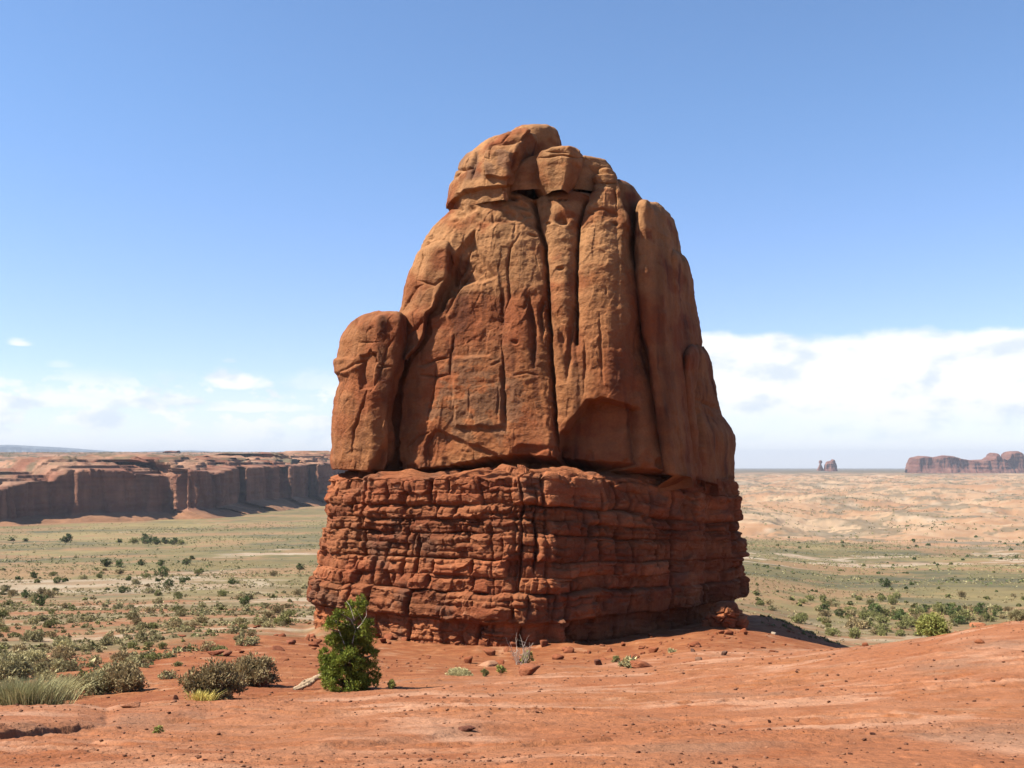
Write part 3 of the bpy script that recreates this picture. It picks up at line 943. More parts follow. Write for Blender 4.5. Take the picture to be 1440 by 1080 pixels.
# ---------------------------------------------------------------- terrain
TPX = np.array([-2600, -700, -100, 120, 270, 430, 560, 720, 880, 990, 1060, 1110, 1175, 1290, 1440, 1800, 4000], float)
TR = np.array([1.0, 3, 5, 8, 11, 14, 18, 24, 32, 40, 50, 57, 66, 76, 90, 115, 150, 210, 300, 450, 700, 980, 1400, 2100, 3200, 4600, 7000, 12000, 26000], float)
TV = {  # photo row of the ground at each distance, one column per bearing
    -2600: [2950, 1230, 1078, 1045, 1028, 1010, 998, 990, 970, 945, 925, 915, 902, 890, 877, 862, 848, 830, 806, 785, 762, 742, 725, 700, 680, 664.5, 661.5, 659.5, 658.5],
    -700: [2950, 1230, 1078, 1045, 1028, 1008, 996, 985, 960, 935, 917, 908, 897, 886, 874, 860, 846, 828, 804, 783, 760, 738, 722, 700, 680, 664.5, 661.5, 659.5, 658.5],
    -100: [2950, 1230, 1078, 1046, 1026, 1006, 1004, 992, 958, 932, 915, 906, 896, 885, 873, 858, 845, 826, 802, 780, 757, 737, 720, 700, 680, 664.5, 661.5, 659.5, 658.5],
    120: [2950, 1230, 1080, 1046, 1024, 1004, 1000, 980, 948, 925, 909, 901, 892, 882, 870, 857, 844, 825, 801, 779, 755, 735, 718, 700, 680, 664.5, 661.5, 659.5, 658.5],
    270: [2950, 1230, 1082, 1046, 1022, 1003, 990, 968, 938, 915, 899, 892, 884, 875, 866, 854, 842, 823, 800, 778, 753, 733, 716, 698, 680, 664.5, 661.5, 659.5, 658.5],
    430: [2950, 1230, 1086, 1046, 1022, 1004, 988, 971, 944, 924, 906, 899, 888, 873, 863, 852, 840, 822, 799, 777, 751, 731, 708, 696, 678, 664.5, 661.5, 659.5, 658.5],
    560: [2950, 1230, 1087, 1046, 1020, 1001, 982, 961, 944, 932, 923, 919, 911, 895, 876, 858, 842, 822, 799, 777, 750, 731, 710, 696, 677, 664.5, 661.5, 659.5, 658.5],
    720: [2950, 1230, 1087, 1046, 1020, 1000, 980, 958, 944, 935, 927, 923, 916, 902, 885, 862, 842, 822, 799, 777, 752, 733, 714, 694, 676, 664.5, 661.5, 659.5, 658.5],
    880: [2950, 1230, 1087, 1046, 1018, 998, 977, 953, 938, 928, 918, 914, 909, 900, 888, 868, 845, 823, 800, 778, 760, 745, 720, 692, 674, 664.5, 661.5, 659.5, 658.5],
    990: [2950, 1230, 1087, 1044, 1015, 992, 970, 946, 927, 913, 899, 892, 886, 882, 886, 880, 856, 828, 802, 780, 765, 750, 722, 692, 674, 664.5, 661.5, 659.5, 658.5],
    1060: [2950, 1230, 1086, 1042, 1012, 988, 965, 939, 921, 914, 905, 898, 884, 850, 857, 880, 864, 836, 806, 786, 768, 752, 722, 692, 674, 664.5, 661.5, 659.5, 658.5],
    1110: [2950, 1230, 1085, 1040, 1010, 985, 961, 934, 917, 916, 914, 909, 897, 874, 882, 892, 874, 846, 815, 793, 772, 752, 722, 692, 674, 664.5, 661.5, 659.5, 658.5],
    1175: [2950, 1230, 1084, 1038, 1008, 981, 956, 927, 911, 918, 922, 917, 910, 905, 917, 907, 887, 856, 825, 801, 778, 753, 722, 691, 673, 664.5, 661.5, 659.5, 658.5],
    1290: [2950, 1230, 1082, 1034, 1002, 973, 944, 908, 896, 915, 935, 940, 937, 933, 924, 910, 888, 858, 826, 801, 779, 752, 721, 690, 673, 664.5, 661.5, 659.5, 658.5],
    1440: [2950, 1230, 1080, 1030, 996, 964, 930, 880, 869, 900, 930, 940, 938, 932, 922, 905, 884, 856, 826, 801, 778, 752, 720, 690, 672, 664.5, 661.5, 659.5, 658.5],
    1800: [2950, 1230, 1080, 1028, 992, 958, 920, 868, 850, 880, 915, 930, 930, 925, 915, 900, 880, 852, 824, 800, 777, 752, 720, 690, 672, 664.5, 661.5, 659.5, 658.5],
    4000: [2950, 1230, 1080, 1028, 992, 960, 925, 880, 865, 885, 910, 920, 920, 915, 905, 892, 874, 850, 822, 798, 776, 750, 720, 690, 672, 664.5, 661.5, 659.5, 658.5],
}


def _table():
    T = np.array([TV[int(c)] for c in TPX])                       # bearing x distance
    lr = np.linspace(0, np.log(26000), 500)
    ax = np.linspace(-2600, 4000, 600)
    A = np.stack([np.interp(lr, np.log(TR), T[i]) for i in range(len(TPX))])
    B = np.stack([np.interp(ax, TPX, A[:, j]) for j in range(len(lr))], 1)
    for j, k in ((1, 3), (1, 3)):
        ker = np.ones(2 * k + 1) / (2 * k + 1)
        B = np.stack([np.convolve(np.pad(r, k, mode='edge'), ker, 'valid') for r in B])
    for k in (3, 3):
        ker = np.ones(2 * k + 1) / (2 * k + 1)
        B = np.stack([np.convolve(np.pad(B[:, j], k, mode='edge'), ker, 'valid') for j in range(B.shape[1])], 1)
    return lr, ax, B


TLR, TAX, TB = _table()

# line of the cliff foot across the valley on the left (bearing column, distance)
CLIFF = [(-420, 760), (-200, 850), (-60, 915), (2, 950), (22, 968), (60, 985), (120, 1010), (180, 1040), (236, 1085), (250, 1078), (262, 1062), (276, 1068), (286, 1100), (299, 1150),
         (303, 1142), (320, 1170), (336, 1240), (347, 1224), (372, 1275), (398, 1350), (409, 1330), (418, 1360), (432, 1440), (447, 1405), (458, 1420), (475, 1480), (520, 1580), (570, 1700), (640, 1900)]
_cl = np.array(CLIFF, float)


def terrain(x, y, detail=True):
    """height of the ground; also returns bearing column and range"""
    r = np.hypot(x, y)
    a = np.clip(np.arctan2(x, y), -1.12, 1.12)
    px = HX + F * np.tan(a)
    lr = np.log(np.maximum(r * np.cos(a), 1.0))
    fx = np.clip((px - TAX[0]) / (TAX[1] - TAX[0]), 0, len(TAX) - 1.001)
    fl = np.clip((lr - TLR[0]) / (TLR[1] - TLR[0]), 0, len(TLR) - 1.001)
    i, j = fx.astype(int), fl.astype(int)
    u, v = fx - i, fl - j
    row = TB[i, j] * (1 - u) * (1 - v) + TB[i + 1, j] * u * (1 - v) + TB[i, j + 1] * (1 - u) * v + TB[i + 1, j + 1] * u * v
    Y = r * np.cos(a)
    z = -(row - HY) / F * np.maximum(Y, 1.0)
    # plateau behind the left cliffs
    rc = np.interp(px, _cl[:, 0], _cl[:, 1])
    back = Y - rc
    pl = np.interp(Y, [900, 1100, 1400, 2000, 3000, 4200, 7000, 12000, 26000], [-16, -9, 0, 13, 27, 30, 10, -20, -60])
    w = sst(25, 70, back) * sst(640, 560, px) * sst(-1500, -900, px)
    z = z * (1 - w) + pl * w
    if detail:
        p = np.stack([x, y, np.zeros_like(x)], -1).astype(np.float32)
        near = sst(48, 26, r)
        # slickrock: gentle swells with thin broken ledges
        z = z + near * 0.16 * on(near, p * 0.16, 4, off=2.0)
        f = on(near, p * np.array([0.20, 0.38, 1]), 5, off=8.0) * 6 + 0.15 * y
        fr = f - np.floor(f)
        z = z + near * 0.055 * (sst(0.0, 0.22, fr) - fr) * sst(-0.1, 0.25, on(near, p * 0.3, 2, off=15.0) + 0.1)
        f = on(near, p * np.array([0.5, 0.9, 1]), 4, off=108.0) * 7 + 0.3 * y
        fr = f - np.floor(f)
        z = z + near * 0.020 * (sst(0.0, 0.18, fr) - fr) * sst(0.0, 0.3, on(near, p * 0.6, 2, off=115.0) + 0.05)
        z = z + near * (0.022 * on(near, p * 1.9, 4, off=5.0) + 0.010 * on(sst(24, 18, r), p * 7.0, 3, off=55.0))
        # the low rock shelf at lower left
        led = 11.7 + 0.5 * on(near, p * 0.35 + 5, 1) + 0.35 * on(near, p * 1.4, 3) + np.interp(px, [-200, 0, 60, 140, 260, 450], [-4.8, -3.5, -2.3, -0.6, 0.5, 0.5])
        z = z + np.interp(px, [-100, 0, 60, 110, 143, 150, 168, 250, 290, 330, 450], [0.15, 0.13, 0.11, 0.08, 0.03, 0.01, 0.05, 0.06, 0.02, 0.05, 0.02]) * (0.6 * sst(-0.04, 0.06, Y - led) + 0.4 * sst(0.0, 0.5, Y - led)) * sst(led + 9, led + 2, Y) * sst(520, 380, px) * near
        led2 = 8.2 + 0.5 * on(near, p * 0.3 + 15, 1) + 0.2 * on(near, p * 1.6, 2) + np.interp(px, [300, 520, 640, 900, 1200], [-1.2, 0.2, 1.6, 3.2, 4.0])
        z = z + 0.05 * sst(-0.12, 0.30, Y - led2) * sst(led2 + 5, led2 + 1.5, Y) * sst(360, 480, px) * sst(1000, 700, px) * near
        # talus and washed slopes
        mid = sst(18, 40, r) * sst(900, 300, r)
        z = z + mid * (0.34 * on(mid, p * 0.10, 4, off=12.0) + 0.13 * on(mid, p * 0.5, 4, off=13.0))
        fy = np.interp(px, [428, 560, 650, 735, 800, 870, 985, 1050], [66.5, 61.5, 59.5, 58.6, 59.6, 62.0, 66.0, 70.0])
        ap = sst(7, 0.6, fy - Y) * sst(-12, -6, -np.abs(fy - Y)) * sst(426, 455, px) * sst(1060, 1030, px)
        z = z + ap * (0.45 + 0.5 * on(ap, p * 0.3, 4, off=18.0))
        vf = sst(120, 300, r) * sst(1400, 800, r)
        z = z + vf * 1.8 * on(vf, p * 0.012, 4, off=22.0)
        # rolling pale slickrock domes far on the right
        far = sst(780, 1050, Y) * sst(4600, 3400, Y) * sst(640, 900, px)
        dm = on(far, p * np.array([0.0046, 0.0046, 1]), 5, off=33.0)
        dm2 = on(far, p * np.array([0.011, 0.013, 1]), 4, off=36.0, ridged=True)
        dm3 = on(far, p * np.array([0.035, 0.035, 1]), 3, off=39.0)
        z = z + far * (21 * np.abs(dm) ** 0.8 * np.sign(dm) + 5.0 * dm2 + 3.0 * dm3 - 3)
        # plateau roughness on the left
        rw = w * sst(1000, 1300, Y)
        z = z + rw * (6.0 * on(rw, p * 0.006, 5, off=43.0) + 4.0 * on(rw, p * np.array([0.012, 0.02, 1]), 4, off=48.0, ridged=True))
    return z, px, Y, w


def gz(x, y):
    return float(terrain(np.array([float(x)]), np.array([float(y)]))[0][0])


def ground_colour(p, px, Y, w, slope):
    q = p.copy()
    q[..., 2] = 0
    A = lambda *a: np.array(a, np.float32)
    nr = sst(170, 130, Y)
    n1 = on(nr, q * 0.25, 5, off=1.0)
    n2 = on(nr, q * A(0.9, 1.3, 1), 5, off=2.0)
    n3 = on(nr, q * A(0.38, 0.46, 1), 5, off=24.0)
    n4 = on(sst(60, 40, Y), q * A(4.0, 6.0, 1), 3, off=124.0)
    rock = mixv(srgb(192, 121, 80), srgb(206, 140, 100), sst(-0.3, 0.35, n1))
    rock = mixv(rock, np.broadcast_to(srgb(222, 164, 128), rock.shape), 0.9 * sst(0.0, 0.3, n3))
    rock = mixv(rock, np.broadcast_to(srgb(180, 104, 60), rock.shape), 0.8 * sst(0.02, 0.3, n2 + 0.5 * n1))
    rock = mixv(rock, np.broadcast_to(srgb(178, 130, 100), rock.shape), 0.7 * sst(0.08, 0.36, on(nr, q * 0.33, 4, off=61.0)))
    dirt = mixv(srgb(170, 98, 58), srgb(198, 128, 82), sst(-0.3, 0.4, n2 + n1 * 0.4))
    dirt = mixv(dirt, np.broadcast_to(srgb(206, 156, 122), dirt.shape), 0.6 * sst(0.2, 0.45, n2 - 0.4 * n3))
    isdirt = sst(-2, 3, Y - np.interp(px, [0, 120, 300, 430, 560, 720, 900, 1060, 1175], [16, 16.5, 17.5, 19, 26, 31, 38, 40, 60]))
    isdirt = np.clip(isdirt + 0.9 * sst(0.0, 0.35, n1 + 0.5 * n2) * sst(6, 12, Y), 0, 1)
    c = mixv(rock, dirt, isdirt) * (1 + 0.16 * n4)[..., None]
    # slopes beyond the rim: pale sand and soil between the scrub
    sm = sst(20, 26, Y) * sst(330, 250, Y)
    m1 = on(sm, q * A(0.045, 0.06, 1), 5, off=4.0)
    m2 = on(sm, q * A(0.22, 0.26, 1), 5, off=6.0)
    sand = mixv(srgb(192, 158, 124), srgb(210, 186, 156), sst(-0.2, 0.4, m2))
    soil = mixv(srgb(180, 124, 86), srgb(190, 150, 110), sst(-0.3, 0.3, m2 + m1))
    sl = mixv(soil, sand, sst(-0.02, 0.2, m1 + 0.4 * m2))
    gr = mixv(srgb(128, 116, 80), srgb(158, 140, 98), sst(-0.3, 0.3, m2))
    sl = mixv(sl, gr, 0.8 * sst(-0.1, 0.15, on(sm, q * A(0.07, 0.10, 1), 5, off=16.0)))
    edge_l = np.interp(px, [-100, 0, 270, 430, 560], [30, 30, 48, 62, 80])
    edge_r = np.interp(px, [640, 990, 1060, 1175, 1300], [76, 78, 82, 84, 55])
    edge = np.where(px < 640, edge_l, edge_r) * (1 + 0.25 * n1)
    c = mixv(c, sl, sst(0.9, 1.15, Y / edge))
    # valley floor
    vm = sst(110, 130, Y) * sst(3000, 2200, Y)
    k1 = on(vm, q * A(0.005, 0.007, 1), 5, off=7.0)
    k2 = on(vm, q * A(0.018, 0.024, 1), 5, off=17.0)
    k3 = on(vm, q * A(0.08, 0.10, 1), 5, off=27.0)
    k4 = on(vm, q * A(0.011, 0.016, 1), 5, off=37.0)
    grass = mixv(srgb(140, 128, 86), srgb(178, 156, 106), sst(-0.3, 0.3, k1 + 0.5 * k2 + 0.3 * k3))
    grass = mixv(grass, np.broadcast_to(srgb(110, 106, 80), grass.shape), 0.8 * sst(0.03, 0.25, k2 - 0.4 * k1 + 0.3 * k3))
    v = mixv(grass, np.broadcast_to(srgb(182, 142, 102), grass.shape), 0.85 * sst(0.0, 0.22, k4 + 0.4 * k3))
    v = mixv(v, np.broadcast_to(srgb(150, 128, 84), v.shape), 0.6 * sst(0.1, 0.3, -k4 + 0.3 * k3))
    v = v * (1 + 0.25 * k3)[..., None]
    bare = mixv(srgb(196, 160, 126), srgb(216, 194, 166), sst(-0.3, 0.3, k3))
    wash_l = 1 - np.abs(Y - (205 + 90 * k1 + 60 * k2)) / (40 + 90 * k2)
    wash_l = sst(0.0, 0.7, wash_l + 1.2 * k3) * sst(460, 330, px + 160 * k2) * 0.8
    wash_r = 1 - np.abs(Y - (505 + 0.12 * (px - 1200) + 120 * k1)) / (24 + 90 * np.maximum(k2, -0.2))
    wash_r2 = 1 - np.abs(Y - (640 + 0.55 * (px - 1200) + 200 * k1)) / (34 + 140 * np.maximum(k2, -0.2))
    wash_r = np.maximum(sst(0.0, 0.5, wash_r + 0.8 * k3), sst(0.0, 0.6, wash_r2 + 1.2 * k3)) * sst(980, 1060, px)
    wash_b = sst(0.0, 0.6, 1 - np.abs(Y - (430 + 90 * k1)) / (22 + 110 * np.maximum(k2, -0.15)) + 1.0 * k3) * sst(280, 380, px + 120 * k2) * sst(620, 560, px)
    v = mixv(v, bare, np.clip(wash_l + wash_r + wash_b, 0, 1))
    c = mixv(c, v, sst(120, 200, Y * (1 + 0.3 * m1)))
    # reddish talus at the cliff foot
    rc = np.interp(px, _cl[:, 0], _cl[:, 1])
    c = mixv(c, np.broadcast_to(srgb(178, 132, 96), c.shape), 0.8 * sst(-60, -15, Y - rc + 80 * k2) * sst(600, 520, px))
    # far slickrock
    fm = sst(700, 800, Y)
    s1 = on(fm, q * A(0.004, 0.006, 1), 5, off=57.0)
    s2 = on(fm, q * A(0.010, 0.016, 1), 6, off=67.0)
    s3 = on(fm, q * A(0.04, 0.05, 1), 4, off=69.0)
    slick = mixv(srgb(204, 156, 116), srgb(224, 188, 150), sst(-0.3, 0.3, s1 + 0.6 * s3))
    slick = mixv(slick, np.broadcast_to(srgb(220, 200, 176), slick.shape), 0.6 * sst(0.1, 0.4, s2 + 0.4 * s3))
    scr = sst(0.03, 0.08, s2 * 0.9 + s1 * 0.3 + 0.4 * s3 - 0.01) * sst(0.3, 0.1, slope)
    slick = mixv(slick, np.broadcast_to(srgb(126, 114, 88), slick.shape), 0.65 * scr)
    right = sst(800, 880, Y + 90 * k1 + 120 * sst(1150, 1440, px)) * sst(600, 800, px)
    c = mixv(c, slick, right)
    farm = sst(3500, 5200, Y + 1200 * s1 + 900 * s2)
    c = mixv(c, np.broadcast_to(srgb(118, 108, 80), c.shape), farm * 0.85)
    top = mixv(srgb(180, 130, 104), srgb(202, 158, 128), sst(-0.3, 0.3, s1 + s3))
    top = mixv(top, np.broadcast_to(srgb(104, 98, 74), top.shape), 0.85 * sst(-0.02, 0.1, s2 + 0.4 * s3 + 0.00008 * (Y - 1500)))
    return mixv(c, top, sst(0.4, 0.9, w))


def build_ground():
    half = math.radians(31.5)
    a_in = np.linspace(-half, half, 1060)
    a_out = np.concatenate([np.linspace(half, 2 * math.pi - half, 92)[1:-1]])
    ang = np.concatenate([a_in, a_out])
    lr = np.concatenate([np.linspace(math.log(1.2), math.log(4.4), 24, endpoint=False), np.linspace(math.log(4.4), math.log(60), 560, endpoint=False),
                         np.linspace(math.log(60), math.log(26000), 760)])
    r = np.exp(lr)
    A, R = np.meshgrid(ang, r)
    X, Y = R * np.sin(A), R * np.cos(A)
    Z, px, Yd, w = terrain(X, Y)
    V = np.stack([X, Y, Z], -1).astype(np.float32)
    dz = np.gradient(Z, axis=0) / np.gradient(R, axis=0)
    c = ground_colour(V, px, Yd, w, np.abs(dz))
    v = V.reshape(-1, 3)
    faces = grid_faces(len(r), len(ang), True)
    k = np.arange(len(ang))
    v = np.vstack([v, [[0, 0, float(Z[0].mean())]]])
    cc = np.vstack([c.reshape(-1, 3), c[0].mean(0)[None]])
    fan = np.stack([(k + 1) % len(ang), k, np.full(len(ang), len(v) - 1)], 1)
    me = mesh_from('ground', v, [faces, fan], M_GROUND, cc)
    o = link('ground', me)
    tag(o, 'red slickrock rim falling away to a wide scrub valley', None, None, 'structure')
    return o


build_ground()


# ---------------------------------------------------------------- the cliffs across the valley
def build_cliff():
    pts = np.array(CLIFF, float)
    P = np.stack([(pts[:, 0] - HX) / F * pts[:, 1], pts[:, 1]], 1)
    ns = 1500
    base = resample(P, ns)
    for _ in range(2):
        base[2:-2] = (base[:-4] + base[1:-3] + base[2:-2] + base[3:-1] + base[4:]) / 5
    tg = np.gradient(base, axis=0)
    tg /= np.linalg.norm(tg, axis=1, keepdims=True)
    nrm = np.stack([tg[:, 1], -tg[:, 0]], 1)                       # outwards, to the valley
    # average inward direction for the benches (smooth)
    arc = np.concatenate([[0], np.cumsum(np.linalg.norm(np.diff(base, axis=0), axis=1))])
    px = HX + F * base[:, 0] / base[:, 1]
    k = 60
    ker = np.ones(2 * k + 1) / (2 * k + 1)
    ns_ = np.stack([np.convolve(np.pad(nrm[:, i], k, mode='edge'), ker, 'valid') for i in (0, 1)], 1)
    ns_ /= np.linalg.norm(ns_, axis=1, keepdims=True)
    rim = (650 - np.interp(px, [-400, -60, 0, 30, 60, 82, 90, 100, 130, 180, 190, 215, 240, 262, 290, 300, 335, 350, 400, 410, 430, 450, 475, 560],
                           [676, 684, 688, 679, 676, 677, 668, 662, 659, 661, 667, 667, 670, 660, 661, 665, 656, 657, 654, 656, 652, 653, 650, 645])) / F * base[:, 1]
    foot = (650 - np.interp(px, [-400, 0, 60, 240, 300, 335, 400, 475, 560], [765, 738, 736, 729, 722, 716, 709, 703, 694])) / F * base[:, 1]
    # profile: (outward offset m, height fraction 0 foot .. 1 rim), then benches behind the rim
    prof = [(46, -0.14), (36, -0.05), (26, 0.00), (18, 0.04), (10, 0.08), (4, 0.12), (1.2, 0.17)] + [(1.0 - 1.6 * t, 0.17 + 0.78 * t) for t in np.linspace(0.02, 1, 70)] + [(-2.0, 0.985), (-5, 1.0)]
    prof = np.array(prof)
    rows_o = [p for p in prof[:, 0]]
    V, H = [], []
    for o, h in prof:
        n = nrm if h > 0.15 else ns_
        V.append(np.stack([base[:, 0] + n[:, 0] * o, base[:, 1] + n[:, 1] * o, foot + (rim - foot) * h], 1))
        H.append(np.full(ns, h))
    topdir = -ns_
    bench = [(12, 0.8), (24, 1.2), (27, 5.0), (36, 5.6), (55, 6.5), (58, 9.5), (75, 10.5), (110, 12.0), (160, 12.0), (230, 6.0)]
    q = fbm(np.stack([arc * 0.012, arc * 0, arc * 0], 1), 3, off=3.0)
    for o, h in np.concatenate([[np.array(bench[i]) * (1 - t) + np.array(bench[i + 1]) * t for t in np.linspace(0, 1, 7)[:-1]] for i in range(len(bench) - 1)]):
        oo = o * (1 + 0.5 * q) + 3
        V.append(np.stack([base[:, 0] + topdir[:, 0] * oo, base[:, 1] + topdir[:, 1] * oo, rim + h * np.clip(1.0 + 0.9 * q, 0.2, 2)], 1))
        H.append(np.full(ns, 1.0 + h / 20))
    V, H = np.stack(V), np.stack(H)
    nr = len(V)
    p = V.copy()
    face = sst(0.12, 0.2, H) * sst(1.02, 0.97, H)
    d = 7.0 * fbm(p * np.array([0.02, 0.02, 0.004]), 4, off=3.0) + 4.5 * fbm(p * np.array([0.07, 0.07, 0.008]), 4, off=5.0)
    cc1, cc2, crid = cell(p * np.array([0.05, 0.05, 0.012]) + 3)
    d += 11.0 * (crid - 0.5) * sst(0.0, 0.08, cc2 - cc1)
    d -= 2.5 * sst(0.6, 0.9, fbm(p * np.array([0.03, 0.03, 0.004]), 3, off=6.0, ridged=True))
    st = perlin(np.stack([p[..., 0] * 0.003, p[..., 1] * 0.003, p[..., 2] * 0.22], -1))
    d += 1.2 * st
    V[..., 0] += nrm[:, 0] * d * face
    V[..., 1] += nrm[:, 1] * d * face
    tp = sst(1.0, 1.06, H)
    V[..., 2] += (1 - face) * (2.2 * fbm(p * 0.03, 4, off=15.0)) + tp * (3.5 * fbm(p * 0.04, 4, off=25.0))
    zq = V[..., 2] / 3.2
    zf = zq - np.floor(zq)
    V[..., 2] = np.where(H > 1.0, 3.2 * (np.floor(zq) + sst(0.30, 0.62, zf)) * tp + V[..., 2] * (1 - tp), V[..., 2])
    tl = sst(0.15, 0.08, H)
    V[..., 2] += tl * (7.0 * fbm(p * 0.022, 4, off=85.0) + 1.5)
    V[..., 0] += tp * 9 * fbm(p * 0.02, 4, off=65.0)
    V[..., 1] += tp * 9 * fbm(p * 0.02, 4, off=75.0)
    a = fbm(p * np.array([0.02, 0.02, 0.05]), 4, off=2.0)
    c = mixv(srgb(160, 104, 80), srgb(186, 130, 100), sst(-0.3, 0.3, a))
    stk = fbm(p * np.array([0.09, 0.09, 0.008]), 4, off=8.0)
    c = mixv(c, np.broadcast_to(srgb(120, 78, 64), c.shape), 0.4 * sst(0.0, 0.35, stk) * face)
    c = mixv(c, np.broadcast_to(srgb(196, 150, 120), c.shape), 0.8 * (1 - face) * sst(-0.2, 0.2, a))
    c = mixv(c, np.broadcast_to(srgb(178, 128, 92), c.shape), 0.9 * tl)
    c = c * (1 + 0.22 * perlin(np.stack([p[..., 0] * 0.004, p[..., 1] * 0.004, p[..., 2] * 0.33], -1)) * sst(0.3, 0.9, H))[..., None]
    c = c * (1 + 0.45 * fbm(p * np.array([0.045, 0.045, 0.03]), 5, off=46.0))[..., None]
    veg = sst(0.05, 0.2, fbm(p * np.array([0.05, 0.05, 0.05]), 4, off=28.0)) * sst(1.2, 1.4, H)
    c = mixv(c, np.broadcast_to(srgb(112, 106, 80), c.shape), 0.7 * veg)
    org = np.array([-420.0, 1080.0, -60.0])
    me = mesh_from('cliff_wall', V.reshape(-1, 3) - org, grid_faces(nr, ns, False)[:, ::-1], M_CLIFF, c.reshape(-1, 3))
    o = link('cliff_wall', me, None, org)
    tag(o, 'long shaded red cliff wall across the valley on the left, with lit buttress noses', 'cliff')


build_cliff()
# ---------------------------------------------------------------- far landmarks
def ridge(name, prof, base_py, Y, thick, label, cat, seed, amp=0.12, step=0.35, col=(142, 92, 76), rows=46):
    """free-standing rock wall whose skyline is given on the photo; real thickness and talus skirt"""
    pr = np.array(prof, float)
    n = max(30, int((pr[-1, 0] - pr[0, 0]) / step))
    px = np.linspace(pr[0, 0], pr[-1, 0], n)
    m = Y / F
    top = (HY - np.interp(px, pr[:, 0], pr[:, 1])) * m
    bot = (HY - base_py) * m
    X = (px - HX) * m
    h = top - bot
    out, H = [], []
    k = 9
    plan = fbm(np.stack([X / thick * 1.3, X * 0, X * 0 + seed], 1), 4) * thick * 0.35
    endt = np.sqrt(np.clip(1 - np.abs(np.linspace(-1, 1, n)) ** 6, 0.02, 1))
    for t in np.linspace(0, 1, rows):
        if t < 0.1:
            y, z = -thick * (0.75 - 2.0 * t), -0.06 + t * 3.0
        elif t < 0.45:
            u = (t - 0.1) / 0.35
            y, z = -thick * (0.55 - 0.05 * u), 0.24 + 0.66 * u
        elif t < 0.6:
            u = (t - 0.45) / 0.15
            y, z = -thick * (0.50 - 0.5 * u), 0.90 + 0.10 * math.sin(u * math.pi / 2)
        else:
            u = (t - 0.6) / 0.4
            y, z = thick * 0.6 * u, 1.0 - 1.05 * u ** 3
        out.append(np.stack([X, Y + (y + plan) * endt, bot + h * z], 1))
        H.append(np.full(n, z))
    V, H = np.stack(out), np.stack(H)
    q = V / h.max()
    V[..., 1] += amp * h.max() * fbm(q * np.array([3.0, 3.0, 1.0]), 5, off=seed) * 1.6
    V[..., 1] += 0.05 * h.max() * perlin(np.stack([q[..., 0] * 0.4, q[..., 1] * 0.4, q[..., 2] * 9 + seed], -1))
    c = mixv(srgb(*col), srgb(min(col[0] + 26, 255), col[1] + 26, col[2] + 24), sst(-0.3, 0.3, fbm(q * np.array([1.5, 1.5, 6]), 4, off=seed + 9)))
    c = c * (1 - 0.3 * sst(0.0, 0.4, fbm(q * np.array([1.2, 1.2, 5.0]), 4, off=seed + 19)))[..., None]
    org = np.array([X.mean(), Y, bot])
    o = link(name, mesh_from(name, V.reshape(-1, 3) - org, grid_faces(rows, n, False), M_CLIFF, c.reshape(-1, 3)), None, org)
    return tag(o, label, cat)


ridge('mesa', [(1274, 660), (1276, 650), (1280, 643.5), (1292, 641), (1302, 641.5), (1312, 643), (1325, 640.3), (1338, 641.5), (1347, 644.5), (1362, 647), (1384, 645.8), (1388, 643), (1391, 641),
               (1393, 636.6), (1396, 636.8), (1398, 641), (1406, 645), (1412, 642), (1415, 636), (1421, 634.3), (1430, 634.3), (1435, 638), (1438, 645), (1440, 662)],
      664, 4500, 130, 'long purplish red mesa with a knob on the far right horizon', 'mesa', 4.0)
ridge('butte', [(1159, 661), (1160, 653), (1163, 649), (1167, 648), (1170, 645.8), (1172.5, 646.3), (1174, 651), (1175.5, 655), (1177, 661)],
      662, 5000, 45, 'small far butte standing just right of the tiny balanced rock', 'butte', 14.0, step=0.2)

br = thing('balanced_rock', ((1153.5 - HX) / F * 5000, 5000, (HY - 661) / F * 5000), 'tiny far balanced rock on a slender pedestal beside a small butte', 'rock formation')


def far_blob(name, rows, parent):
    v, f, c = loft(rows, plan_at(ROUND, 5000, 9), 5000, 40, 30, lambda e: 1.2 * fbm(e['V'] * 0.12, 3, off=4.0), lambda e: np.broadcast_to(srgb(168, 118, 98), e['V'].shape) * 1.0, dome=0, csmooth=1)
    link(name, mesh_from(name, v - np.array(parent.location), f, M_CLIFF, c), parent)


far_blob('pedestal', [(651.6, 1152.4, 1154.6), (654, 1151.8, 1155.4), (657, 1150.6, 1156.6), (662, 1148, 1159)], br)
far_blob('boulder', [(647.2, 1153, 1154.6), (648, 1151.8, 1156), (650, 1151.3, 1156.4), (651.5, 1152, 1155.8), (652.2, 1152.8, 1154.8)], br)

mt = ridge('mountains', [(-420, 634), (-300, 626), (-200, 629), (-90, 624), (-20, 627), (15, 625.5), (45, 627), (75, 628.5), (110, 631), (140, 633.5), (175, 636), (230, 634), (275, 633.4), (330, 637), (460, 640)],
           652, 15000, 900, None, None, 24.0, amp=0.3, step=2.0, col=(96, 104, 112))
mt['kind'] = 'structure'

